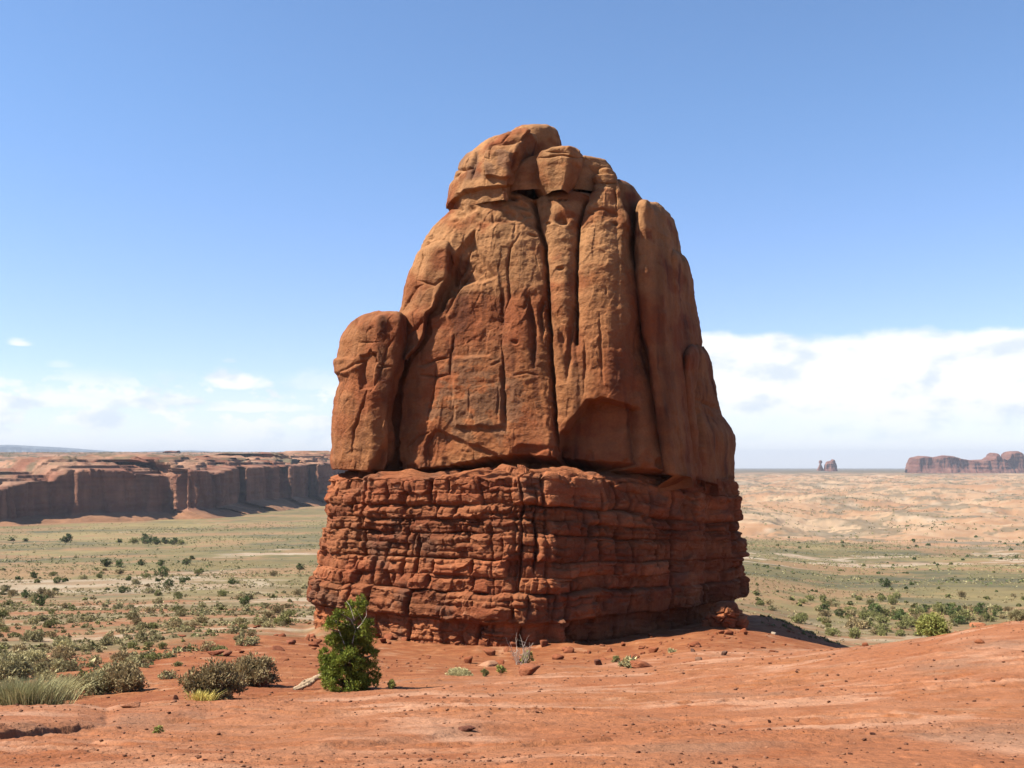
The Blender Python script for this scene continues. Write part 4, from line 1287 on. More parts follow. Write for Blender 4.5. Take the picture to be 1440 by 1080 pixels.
ridge('rock_outcrop', [(229, 640), (231, 635.5), (234, 634), (241, 633.6), (247, 634.4), (252, 633.5), (254, 637), (256, 641)], 643, 2500, 30,
      'dark blocky outcrop standing alone on the plateau skyline behind the left cliff', 'rock outcrop', 34.0, step=0.2)
for a, b, t, Y, sd, lab in ((150, 178, 648, 1250, 2, 'flat dark ledge on the cliff top above the long shaded wall'), (186, 204, 647.5, 1260, 5, 'short dark ledge on the cliff top beside a flat one'),
                            (-10, 52, 651, 1200, 8, 'long broken ledge on the cliff top at far left'), (60, 78, 650.5, 1220, 18, 'squat pair of blocks on the cliff top near far left'),
                            (84, 104, 649, 1220, 28, 'rounded block standing on the cliff top left of the flat dark ledge'), (328, 352, 646, 1500, 11, 'low ledge on the cliff top near the butte')):
    ridge('rock_ledge', [(a, t + 7), (a + 1.5, t + 1), (a + (b - a) * .3, t), (a + (b - a) * .6, t + 0.7), (b - 2, t + 1.2), (b, t + 7)], t + 9, Y, 14, lab, 'rock ledge', float(sd) + 50, amp=0.3, step=0.3)['group'] = 'ledges on the cliff top'


# ---------------------------------------------------------------- placing things on the ground
def hits(pxs, pys):
    """where lines of sight to photo positions meet the ground"""
    pxs, pys = np.asarray(pxs, float), np.asarray(pys, float)
    Ys = np.exp(np.linspace(math.log(4.5), math.log(3000), 900))
    out = np.full((len(pxs), 3), np.nan)
    for i, (a, b) in enumerate(zip(pxs, pys)):
        x = (a - HX) / F * Ys
        z = terrain(x, Ys, False)[0]
        under = z >= -(b - HY) / F * Ys
        if under.any():
            k = int(np.argmax(under))
            out[i] = (x[k], Ys[k], z[k])
    ok = ~np.isnan(out[:, 0])
    out[ok, 2] = terrain(out[ok, 0], out[ok, 1])[0]
    return out


def hit(a, b):
    return hits([a], [b])[0]


def tube(pts, rad, n=6):
    pts = np.asarray(pts, float)
    tg = np.gradient(pts, axis=0)
    tg /= np.linalg.norm(tg, axis=1, keepdims=True) + 1e-9
    ref = np.array([0.3, 0.9, 0.2])
    a = np.cross(tg, ref)
    a /= np.linalg.norm(a, axis=1, keepdims=True) + 1e-9
    b = np.cross(tg, a)
    th = np.linspace(0, 2 * math.pi, n, endpoint=False)
    rad = np.broadcast_to(np.asarray(rad, float), (len(pts),))
    V = pts[:, None] + rad[:, None, None] * (np.cos(th)[None, :, None] * a[:, None] + np.sin(th)[None, :, None] * b[:, None])
    return V.reshape(-1, 3), grid_faces(len(pts), n, True)


class MB:
    def __init__(self):
        self.v, self.q, self.t, self.c, self.n = [], [], [], [], 0

    def add(self, v, f, col):
        v = np.asarray(v, float)
        f = np.asarray(f, int)
        self.v.append(v)
        (self.q if f.shape[1] == 4 else self.t).append(f + self.n)
        self.c.append(np.broadcast_to(np.asarray(col, float), v.shape))
        self.n += len(v)
        return self

    def mesh(self, name, mat, smooth=False):
        fs = [np.concatenate(x) for x in (self.q, self.t) if x]
        return mesh_from(name, np.concatenate(self.v), fs, mat, np.concatenate(self.c), smooth)


ALB_LEAF = 1.0


def lcol(r, g, b):
    return srgb(r, g, b) / ALB


M_LEAF = material('shrub_leaf', island=(0.55, 1.4), rough=0.8, translucent=0.18)
M_TWIG = material('dead_wood', noises=[((30, 30, 8), 4, 0.6, 1.25)], bumps=[((60, 60, 6), 4, 0.02)])
M_BARK = material('bark', noises=[((14, 14, 5), 4, 0.6, 1.3)], bumps=[((25, 25, 6), 5, 0.03)])


def leaves(mb, rg, centres, n, spread, size, elong, ca, cb, up=0.3):
    """n small leaves about every clump centre"""
    C = np.repeat(np.asarray(centres, float), n, 0)
    N = len(C)
    d = rg.normal(size=(N, 3))
    d /= np.linalg.norm(d, axis=1, keepdims=True)
    sp = np.repeat(np.broadcast_to(np.asarray(spread, float), (len(centres),)), n)[:, None]
    pos = C + d * sp * rg.uniform(0.25, 1.0, (N, 1)) ** 0.6
    dr = d + rg.normal(size=(N, 3)) * 0.5 + np.array([0, 0, up])
    dr /= np.linalg.norm(dr, axis=1, keepdims=True)
    sd = np.cross(dr, rg.normal(size=(N, 3)))
    sd /= np.linalg.norm(sd, axis=1, keepdims=True) + 1e-9
    sz = (size * rg.uniform(0.6, 1.4, N))[:, None]
    V = np.stack([pos - sd * sz * 0.5, pos + sd * sz * 0.5, pos + dr * sz * elong], 1).reshape(-1, 3)
    f = np.arange(3 * N).reshape(-1, 3)
    t = np.repeat(rg.random(len(centres)), n)[:, None] * 0.6 + rg.random((N, 1)) * 0.4
    col = np.repeat(ca + (cb - ca) * t, 3, 0)
    mb.add(V, f, col)


KINDS = {  # leaf colours, clumps, leaves per clump, height/width, leaf size share, elongation, twiggy
    'sage': ((128, 120, 84), (168, 156, 114), 0.62, 1.0),
    'olive': ((96, 96, 58), (128, 124, 76), 0.66, 1.0),
    'brown': ((116, 100, 68), (152, 134, 98), 0.66, 0.7),
    'dark': ((66, 76, 42), (92, 102, 58), 0.80, 1.3),
    'bright': ((104, 106, 52), (140, 138, 76), 0.72, 1.0),
}


def shrub_mesh(kind, seed, clumps, per, leaf, twigs=True):
    """unit shrub: about 1 m wide, base at the origin; returns foliage and stem builders"""
    rg = np.random.default_rng(seed)
    ca, cb, hh, dens = KINDS[kind]
    th = rg.uniform(0, 2 * math.pi, clumps)
    rr = np.sqrt(rg.random(clumps)) * 0.42
    prof = np.sqrt(np.clip(1 - (rr / 0.5) ** 2, 0.05, 1))
    zz = hh * (0.07 + 0.85 * prof * rg.uniform(0.02, 1.0, clumps) ** 0.7)
    lob = 1 + 0.25 * np.sin(th * 2 + seed) + 0.15 * np.sin(th * 3 + seed * 2)
    cen = np.stack([rr * np.cos(th) * lob, rr * np.sin(th) * lob, zz], 1)
    fo = MB()
    leaves(fo, rg, cen, per, 0.11 * rg.uniform(0.6, 1.3, clumps), leaf, 1.9, lcol(*ca), lcol(*cb), 0.5)
    st = MB()
    if twigs:
        for c in cen[:: max(1, clumps // 26)]:
            mid = c * np.array([0.55, 0.55, 0.45]) + rg.normal(size=3) * 0.03
            tip = c * 1.12 + rg.normal(size=3) * 0.04
            v, f = tube([np.array([0.02, 0.01, -0.06]), mid, c, tip], [0.014, 0.010, 0.006, 0.002], 4)
            st.add(v, f, lcol(128, 112, 94))
    return fo, st


PROTO, PLAIN = {}, {}
for kd in KINDS:
    PLAIN[kd] = []
    for sd in range(3):
        fo, st = shrub_mesh(kd, 100 + sd + 7 * len(kd), 30, 26, 0.055)
        for part_ in zip(st.v, st.q):
            pass
        for v, c in zip(st.v, st.c):
            pass
        mb = fo
        off = mb.n
        for v, f, c in zip(st.v, st.q, st.c):
            mb.v.append(v)
            mb.q.append(f + off)
            mb.c.append(c)
        mb.n += st.n
        PLAIN[kd].append(mb.mesh('shrub', M_LEAF))
    fo, st = shrub_mesh(kd, 31 + len(kd), 120, 60, 0.030)
    PROTO[kd] = (fo.mesh('foliage', M_LEAF), st.mesh('stems', M_TWIG))


WEED = {}
for kd in ('sage', 'olive', 'bright'):
    fo, st = shrub_mesh(kd, 77 + len(kd), 20, 16, 0.10)
    WEED[kd] = (fo.mesh('foliage', M_LEAF), st.mesh('stems', M_TWIG))


def near_shrub(kind, a, b, width, label, group=None, hscale=1.0, rz=None, name='shrub'):
    p = hit(a, b)
    t = thing(name, p, label, 'shrub', group)
    w = width / F * p[1]
    t.scale = (w, w, w * hscale)
    t.rotation_euler = (0, 0, random.uniform(0, 6) if rz is None else rz)
    fo_, st_ = (WEED if width < 35 and kind in WEED and b > 900 else PROTO)[kind]
    link('foliage', fo_, t)
    link('stems', st_, t)
    return t


near_shrub('brown', 303, 987, 76, 'large brown twiggy bush left of the juniper with straw grass at its foot', None, 1.05)
near_shrub('brown', 357, 966, 66, 'brown twiggy bush just behind a larger one, red rock beside it', None, 0.95)
near_shrub('brown', 176, 975, 62, 'brownish bush at the edge of the red rim with its shadow on the bare dirt', None, 1.0)
near_shrub('sage', 135, 978, 52, 'thin grey bush with bare roots between the grass tuft and the brownish bush', None, 0.95)
near_shrub('sage', 8, 962, 80, 'broad grey brush clump at the left edge, behind the pale grass tuft', None, 0.8)
near_shrub('sage', 45, 938, 44, 'round grey sagebrush clump upslope of the pale grass tuft', None, 0.9)
near_shrub('bright', 1310, 897, 52, 'bright yellow-green bush behind the crest of the red slickrock on the right', None, 0.95)
near_shrub('sage', 646, 951, 40, 'low grey-green bush on the red dirt between the juniper and the dead twigs', None, 0.5)
near_shrub('sage', 885, 936, 30, 'small grey-green plant beside an orange wedge-shaped rock', None, 0.75)
near_shrub('sage', 944, 917, 14, 'lone blue-green tuft on the dirt mound under the shaded base', None, 0.7)
near_shrub('bright', 742, 931, 18, 'pale green sprig growing among the dead twigs', None, 1.3)
near_shrub('olive', 866, 932, 12, 'thin olive sprig left of the small grey-green plant', None, 1.3)
near_shrub('bright', 703, 946, 16, 'yellowish green weed in front of the pale flat rock', None, 0.9)
near_shrub('olive', 681, 952, 12, 'dark green upright weed right of the low grey-green bush', None, 1.4)
near_shrub('bright', 223, 1030, 15, 'small dry yellow tuft growing from the foreground rock crack', None, 1.0)
near_shrub('bright', 551, 969, 14, 'tiny yellow-green tuft in the dirt right of the juniper', None, 1.2)
near_shrub('sage', 1433, 876, 26, 'grey bush cut by the right edge above the red crest', None, 1.1)


# pale grass tuft at the left edge
def grass_tuft(a, b, width, h, n, label, ca=(150, 142, 96), cb=(190, 180, 132), blade=1.0):
    p = hit(a, b)
    w = width / F * p[1]
    H = h / F * p[1]
    rg = np.random.default_rng(int(a))
    mb = MB()
    x, y = rg.normal(0, w * 0.24, n), rg.normal(0, w * 0.24, n)
    z0 = terrain(p[0] + x, p[1] + y)[0] - p[2] - 0.02
    ang = rg.uniform(0, 6.28, n)
    ln = rg.uniform(0.5, 1.0, n) * H
    bend = rg.uniform(0.1, 0.55, n)
    dx, dy = np.cos(ang) * bend + x / w * 1.2, np.sin(ang) * bend + y / w * 1.2
    bw = 0.006 * blade * p[1] / 18
    b0 = np.stack([x, y, z0], 1)
    b1 = b0 + np.stack([dx * 0.35, dy * 0.35, np.full(n, 0.62)], 1) * ln[:, None]
    b2 = b0 + np.stack([dx, dy, np.full(n, 1.0)], 1) * ln[:, None]
    sd = np.stack([-np.sin(ang + 0.8), np.cos(ang + 0.8), np.zeros(n)], 1) * bw
    V = np.stack([b0 - sd, b0 + sd, b1 + sd * 0.8, b1 - sd * 0.8, b2], 1).reshape(-1, 3)
    k = np.arange(n)[:, None] * 5
    col = np.repeat(lcol(*ca) + (lcol(*cb) - lcol(*ca)) * rg.random((n, 1)), 5, 0)
    mb.add(V, k + np.array([[0, 1, 2, 3]]), col)
    mb.t.append(k + np.array([[3, 2, 4]]))
    o = link('grass_tuft', mb.mesh('grass_tuft', M_LEAF), None, p)
    return tag(o, label, 'grass tuft')


grass_tuft(34, 996, 96, 46, 2300, 'big pale feathery grass tuft at the left edge of the rim', (136, 132, 92), (178, 170, 124))
grass_tuft(283, 990, 26, 20, 260, 'small clump of straw grass at the foot of the large brown bush', (160, 144, 70), (196, 180, 104))
grass_tuft(78, 985, 50, 40, 500, 'second pale grass tuft leaning against the bigger one at the left edge', (140, 130, 84), (178, 166, 116))


# ---------------------------------------------------------------- the juniper
def juniper():
    p = hit(491, 972)
    t = thing('juniper_tree', p, 'green juniper with dead white limbs in front of the left base of the butte', 'tree')
    m = p[1] / F
    rg = np.random.default_rng(42)
    lump = [(474, 964, 13), (507, 963, 13), (490, 952, 33), (468, 940, 18), (516, 948, 17), (476, 912, 20), (505, 914, 20), (522, 925, 12), (472, 886, 14), (491, 893, 15), (514, 897, 14), (460, 925, 13),
            (508, 848, 7), (511, 858, 7), (500, 868, 8), (481, 864, 8), (470, 872, 9), (495, 930, 20), (491, 914, 21), (484, 900, 14), (505, 902, 13), (522, 958, 10), (462, 957, 14), (486, 876, 10), (492, 856, 5), (516, 880, 8)]
    cen, spr = [], []
    lc = []
    for a, b, r in lump:
        c = np.array([(a - 491) * m, rg.normal(0, 8) * m, (972 - b) * m])
        R = r * m
        lc.append((c, R))
        n = max(7, int((r / 3.7) ** 2.15))
        d = rg.normal(size=(n, 3))
        d /= np.linalg.norm(d, axis=1, keepdims=True)
        q = c + d * R * rg.uniform(0.45, 1.0, (n, 1)) ** 0.5 * np.array([1, 1.05, 1])
        cen.append(q)
        spr.append(np.full(n, 4.6 * m) * rg.uniform(0.6, 1.25, n))
    cen, spr = np.concatenate(cen), np.concatenate(spr)
    ok = cen[:, 2] > 2 * m
    cen, spr = cen[ok], spr[ok]
    fo = MB()
    leaves(fo, rg, cen, 78, spr, 0.021, 2.6, lcol(60, 72, 24), lcol(126, 130, 50), 0.6)
    link('crown', fo.mesh('crown', M_LEAF), t)
    tr = MB()
    trunk = np.array([(0, 0, -6), (2, 1, 14), (-2, 0, 34), (3, 1, 56), (0, 2, 80), (6, 1, 100), (14, 0, 116)], float) * m
    v, f = tube(trunk, np.array([8, 6.5, 5.5, 4.2, 3.0, 2.0, 0.8]) * m, 8)
    tr.add(v, f, lcol(112, 92, 74))
    for c, R in lc:
        zt = np.clip(c[2] - 12 * m, 2 * m, 95 * m)
        b0 = np.array([np.interp(zt, trunk[:, 2], trunk[:, 0]), np.interp(zt, trunk[:, 2], trunk[:, 1]), zt])
        v, f = tube([b0, b0 * 0.5 + c * 0.5 + rg.normal(size=3) * 1.5 * m, c, c + (c - b0) * 0.25], np.array([2.6, 1.9, 1.2, 0.4]) * m, 5)
        tr.add(v, f, lcol(120, 100, 82))
    link('trunk', tr.mesh('trunk', M_BARK, True), t)
    dead = [[(487, 905, 2.2), (478, 886, 1.8), (474, 874, 1.3), (480, 866, 0.8), (486, 861, .5)], [(497, 905, 2.0), (501, 886, 1.5), (494, 872, 1.0), (484, 864, .5)],
            [(504, 884, 1.6), (512, 876, 1.2), (507, 868, 1.0), (503, 858, 0.6)], [(500, 872, 1.2), (494, 852, 0.9), (488, 846, .5)], [(510, 878, 1.1), (517, 866, 0.8), (516, 852, 0.4)],
            [(478, 888, 1.2), (468, 878, .8), (466, 868, .4)]]
    for d in dead:
        mb = MB()
        pts = np.array([((a - 491) * m, (-9 + rg.normal(0, 2)) * m, (972 - b) * m) for a, b, _ in d])
        v, f = tube(pts, np.array([r for _, _, r in d]) * 0.36 * m, 6)
        mb.add(v, f, lcol(190, 176, 160))
        o = link('dead_branch', mb.mesh('dead_branch', M_TWIG, True), t)
    return t


juniper()


def log():
    p = hit(436, 972)
    m = p[1] / F
    t = thing('dead_log', p, 'grey weathered forked log lying on red dirt left of the juniper', 'log')
    rg = np.random.default_rng(3)
    for pts, rad in (([(-24, 0, 1), (-14, 2, 5), (-3, 4, 10), (8, 5, 15), (20, 7, 20), (30, 8, 24)], [1.6, 3.0, 3.6, 4.2, 4.6, 3.8]), ([(-22, -5, 1), (-12, -4, 3), (-2, -1, 7), (6, 2, 12)], [1.0, 2.4, 3.0, 3.0]),
                     ([(-14, 5, 8), (-8, 5, 12), (0, 6, 14)], [0.8, 1.6, 2.0])):
        q = np.array(pts, float)
        tt = np.linspace(0, len(q) - 1, 22)
        d = np.stack([np.interp(tt, np.arange(len(q)), q[:, i]) for i in range(3)], 1)
        d += rg.normal(size=d.shape) * 0.35
        v, f = tube(d * m, np.interp(tt, np.arange(len(q)), rad) * m * rg.uniform(0.85, 1.15, 22), 9)
        mb = MB().add(v, f, lcol(150, 128, 104))
        link('limb', mb.mesh('limb', M_TWIG, True), t)


log()


def dead_twigs():
    p = hit(731, 935)
    m = p[1] / F
    rg = np.random.default_rng(8)
    mb = MB()
    for k in range(15):
        a = rg.uniform(-0.75, 0.75)
        ln = rg.uniform(16, 40)
        x0 = rg.uniform(-9, 10)
        pts = [np.array([x0, rg.uniform(-4, 4), -2.0])]
        d = np.array([math.sin(a) * 0.6, rg.uniform(-.3, .3), 1.0])
        for s_ in range(5):
            d = d + rg.normal(size=3) * np.array([0.22, .2, 0.05])
            pts.append(pts[-1] + d * ln / 5)
        v, f = tube(np.array(pts) * m, np.array([.75, .7, .6, .5, .35, .15]) * m * rg.uniform(.4, .75), 5)
        mb.add(v, f, lcol(168, 148, 132))
        for s_ in range(2):
            b = pts[2 + s_]
            e = [b, b + np.array([rg.normal(0, 4), 0, rg.uniform(3, 7)]), b + np.array([rg.normal(0, 6), 0, rg.uniform(7, 13)])]
            v, f = tube(np.array(e) * m, np.array([.4, .3, .12]) * m, 4)
            mb.add(v, f, lcol(168, 148, 132))
    tag(link('dead_shrub', mb.mesh('dead_shrub', M_TWIG, True), None, p), 'bleached leafless twigs sticking up from the red dirt below the corner of the butte', 'shrub')


dead_twigs()


# ---------------------------------------------------------------- loose stones
def stone_mesh(seed, res=(26, 16), planes=13, rough=0.04, col=(170, 96, 62)):
    rg = np.random.default_rng(seed)
    nr, nc = res[1], res[0]
    ph = np.linspace(0.02, math.pi - 0.02, nr)[:, None]
    th = np.linspace(0, 2 * math.pi, nc, endpoint=False)[None, :]
    D = np.stack([np.sin(ph) * np.cos(th), np.sin(ph) * np.sin(th), np.cos(ph) * np.ones_like(th)], -1)
    N = rg.normal(size=(planes, 3))
    N /= np.linalg.norm(N, axis=1, keepdims=True)
    N = np.vstack([N, [[0, 0, 1], [0, 0, -1]]])
    k = rg.uniform(0.6, 1.0, planes + 2)
    dt = np.maximum(D @ N.T, 0.05)
    r = 1.0 / (((dt / k) ** 9).sum(-1) ** (1 / 9.0))
    V = D * r[..., None]
    V += D * (rough * fbm(V * 2.6 + seed, 3))[..., None]
    V = V.reshape(-1, 3)
    V /= np.abs(V).max(0)
    c = lerp(srgb(*col), srgb(col[0] + 20, col[1] + 22, col[2] + 20), rg.random())
    c = np.broadcast_to(c, V.shape) * (1 + 0.15 * perlin(V * 1.7 + seed))[:, None]
    return V, grid_faces(nr, nc, True), c


STONES = []
for sd in range(7):
    v, f, c = stone_mesh(sd + 1)
    STONES.append(mesh_from('rock', v * 0.5, f, M_STONE, c))


def stone(a, b, w, h, label, group=None, dark=False, seed=None, depth=0.8, sink=0.25, col=None, name='rock', cat='rock', rz=None, res=(60, 40)):
    """w, h in photo pixels at the place where the stone lies"""
    p = hit(a, b)
    m = p[1] / F
    if seed is None:
        me = random.choice(STONES)
    else:
        v, f, c = stone_mesh(seed, res, 15, 0.09, col or (170, 96, 62))
        me = mesh_from('rock', v * 0.5, f, M_STONE, c)
    o = link(name, me, None, (p[0], p[1] + 0.3 * w * m * depth, p[2] + h * m * (0.5 - sink)))
    o.scale = (w * m, w * m * depth, h * m)
    o.rotation_euler = (random.uniform(-.1, .1), random.uniform(-.1, .1), random.uniform(0, 6) if rz is None else rz)
    return tag(o, label, cat, group)


stone(741, 948, 42, 17, 'largest loose red rock in front of the dead twigs', seed=51, rz=0.2, sink=0.2)
stone(902, 936, 40, 12, 'orange wedge-shaped rock with a dark right side beside the small grey-green plant', seed=52, rz=0.4)
stone(841, 935, 15, 12, 'dark round rock left of the orange wedge-shaped rock', seed=53, col=(130, 76, 58))
stone(184, 1004, 33, 9, 'flat pale-edged slab resting on the rock shelf at lower left', seed=54, rz=0.1, col=(196, 128, 92))
stone(246, 998, 12, 10, 'small dark knobby rock right of the flat slab', seed=55, col=(128, 72, 52))
stone(366, 967, 26, 15, 'dark red rock tucked under the right side of the brown bushes', seed=56, col=(150, 80, 54))
stone(655, 1029, 28, 7, 'thin dark flat stone alone on the bare foreground rock', seed=57, rz=0.1, col=(150, 88, 66))
stone(1229, 1045, 11, 5, 'small dark stone in the lower right foreground', seed=58, col=(120, 66, 50))
stone(1082, 1016, 6, 6, 'tiny dark upright stone on the slickrock right of centre', seed=59, col=(120, 66, 50))
stone(689, 940, 34, 9, 'pale flat rock slab lying left of the dead twigs', seed=60, rz=0.2, col=(200, 140, 104))
def crag():
    p = np.array([(1018 - HX) / F * 64.0, 64.0, (HY - 893) / F * 63.5])
    yc = 64.8

    def dd(env):
        q = env['V']
        c1, c2, rid = cell(q * np.array([0.8, 0.8, 1.1]) + 0.35 * fbm(q * 0.8, 2, off=2.0)[..., None])
        d = 0.45 * (rid - 0.5) - 0.22 * sst(0.16, 0.0, c2 - c1)
        c1, c2, rid = cell(q * np.array([2.2, 2.2, 3.4]))
        return (d + 0.20 * (rid - 0.5) - 0.08 * sst(0.14, 0.0, c2 - c1) + 0.12 * fbm(q * 1.5, 4)) * sst(845, 858, env['py'])
    v, f, c = loft([(847, 1012, 1030), (850, 1006, 1036), (857, 998, 1043), (866, 991, 1048), (878, 986, 1050), (888, 988, 1048), (905, 990, 1046)], plan_at(ROUND, yc, 1.3, 0.3), yc - 0.6, 200, 120, dd,
                   lambda e: pedestal_colour(e) * 1.1, dome=14)
    tag(link('boulder', mesh_from('boulder', v - p, f, M_LAYER, c), None, p), 'big crumbling orange boulder leaning on the shaded right foot of the butte', 'boulder')


crag()
stone(1019, 918, 12, 9, 'grey-brown stone on the right side of the dirt mound, below the boulder', seed=62, col=(130, 92, 76))
stone(983, 926, 14, 7, 'low cluster-like stone on the front of the dirt mound', seed=63, col=(150, 104, 80))
stone(974, 917, 8, 6, 'small dark stone on the upper front of the dirt mound', seed=64, col=(120, 84, 70))
stone(1090, 895, 12, 5, 'pale stone in the sunlit strip between two shadows right of the butte', seed=65, col=(226, 200, 172))
stone(312, 922, 34, 11, 'broken red slab on the slope left of the butte', seed=66, col=(170, 100, 70), rz=0.2)
stone(300, 928, 26, 8, 'lower of two broken red slabs on the slope left of the butte', seed=67, col=(170, 96, 66), rz=0.2)
stone(388, 914, 22, 8, 'flat red slab high on the slope near the left foot of the butte', seed=68, col=(164, 94, 66), rz=0.3)
stone(408, 906, 20, 9, 'red block against the left foot of the butte', seed=69, col=(160, 88, 60))
stone(1218, 908, 10, 6, 'small reddish block on the right crest', seed=71, col=(176, 100, 64))
stone(1380, 908, 16, 8, 'dark-sided orange block on the right hump of slickrock', seed=72, col=(190, 112, 72))
stone(1376, 881, 26, 7, 'flat orange slab at the top of the right hump', seed=73, col=(196, 116, 74), rz=0.2)


def scatter_stones(n, region, smin, smax, label, group):
    rg = np.random.default_rng(len(label) + n)
    k = 0
    P = []
    while len(P) < n and k < n * 30:
        k += 1
        a, b = rg.uniform(region[0], region[2]), rg.uniform(region[1], region[3])
        P.append((a, b))
    H = hits([q[0] for q in P], [q[1] for q in P])
    for p in H:
        if np.isnan(p[0]) or p[1] > 90:
            continue
        m = p[1] / F
        w = smin + (smax - smin) * rg.random() ** (1.7 if smax > 15 else 3)
        o = link('rock', STONES[rg.integers(7)], None, (p[0], p[1], p[2] + w * m * 0.12))
        o.scale = (w * m, w * m * rg.uniform(.6, 1), w * m * rg.uniform(.2, .5))
        o.rotation_euler = (rg.uniform(-.2, .2), rg.uniform(-.2, .2), rg.uniform(0, 6))
        tag(o, label, 'rock', group)


scatter_stones(34, (820, 898, 1090, 930), 3.5, 11, 'small loose stone on the dirt mound below the shaded base', 'stones on the dirt mound')
scatter_stones(24, (1075, 880, 1170, 912), 3.5, 10, 'small stone on the talus spur right of the butte', 'stones on the talus spur')
scatter_stones(40, (250, 880, 450, 945), 3.5, 14, 'red rubble block on the slope left of the butte', 'rubble on the left slope')
def foot_blocks():
    rg = np.random.default_rng(21)
    a = rg.uniform(432, 1050, 150)
    b = np.interp(a, [430, 560, 720, 880, 990, 1050], [898, 909, 917, 909, 894, 888]) + rg.uniform(0, 1, 150) ** 1.7 * 18
    for p, a_ in zip(hits(a, b), a):
        if np.isnan(p[0]) or p[1] > 72:
            continue
        m = p[1] / F
        w = 4 + 17 * rg.random() ** 2.4
        o = link('rock', STONES[rg.integers(7)], None, (p[0], p[1], p[2] + w * m * 0.14))
        o.scale = (w * m, w * m * rg.uniform(.6, 1), w * m * rg.uniform(.35, .75))
        o.rotation_euler = (rg.uniform(-.3, .3), rg.uniform(-.3, .3), rg.uniform(0, 6))
        tag(o, 'fallen red block against the foot of the butte', 'rock', 'fallen blocks at the foot')


foot_blocks()
scatter_stones(30, (540, 918, 830, 950), 3.0, 9, 'small stone on the dirt apron along the butte foot', 'stones on the dirt apron')
scatter_stones(46, (0, 1000, 1440, 1078), 2.2, 7, 'small dark stone lying on the bare foreground slickrock', 'stones on the slickrock')


def gravel():
    rg = np.random.default_rng(77)
    n = 9000
    a = rg.uniform(-30, 1470, n)
    Y = np.exp(rg.uniform(math.log(5), math.log(42), n))
    x = (a - HX) / F * Y
    q = np.stack([x, Y, x * 0], 1)
    keep = fbm(q * 0.3, 3, off=9.0) + 0.3 * rg.normal(size=n) > 0.02
    x, Y = x[keep], Y[keep]
    z = terrain(x, Y)[0]
    v0, f0, _ = stone_mesh(5, (7, 5), 9, 0)
    n = len(x)
    s = (0.0009 + 0.0026 * rg.random(n) ** 5) * Y ** 0.75 * 1.5
    rot = rg.uniform(0, 6.28, n)
    c_, s_ = np.cos(rot)[:, None], np.sin(rot)[:, None]
    V = np.stack([(v0[None, :, 0] * c_ - v0[None, :, 1] * s_) * s[:, None] + x[:, None], (v0[None, :, 0] * s_ + v0[None, :, 1] * c_) * s[:, None] * 0.8 + Y[:, None],
                  v0[None, :, 2] * s[:, None] * 0.5 + z[:, None] + 0.2 * s[:, None]], -1)
    Fc = (f0[None] + (np.arange(n) * len(v0))[:, None, None]).reshape(-1, 4)
    col = lerp(srgb(112, 66, 50), srgb(206, 146, 110), rg.random((n, 1)))
    me = mesh_from('gravel', V.reshape(-1, 3), Fc, M_STONE, np.repeat(col, len(v0), 0))
    tag(link('gravel', me), 'chips and pebbles strewn over the red foreground rock', 'gravel', None, 'stuff')


gravel()


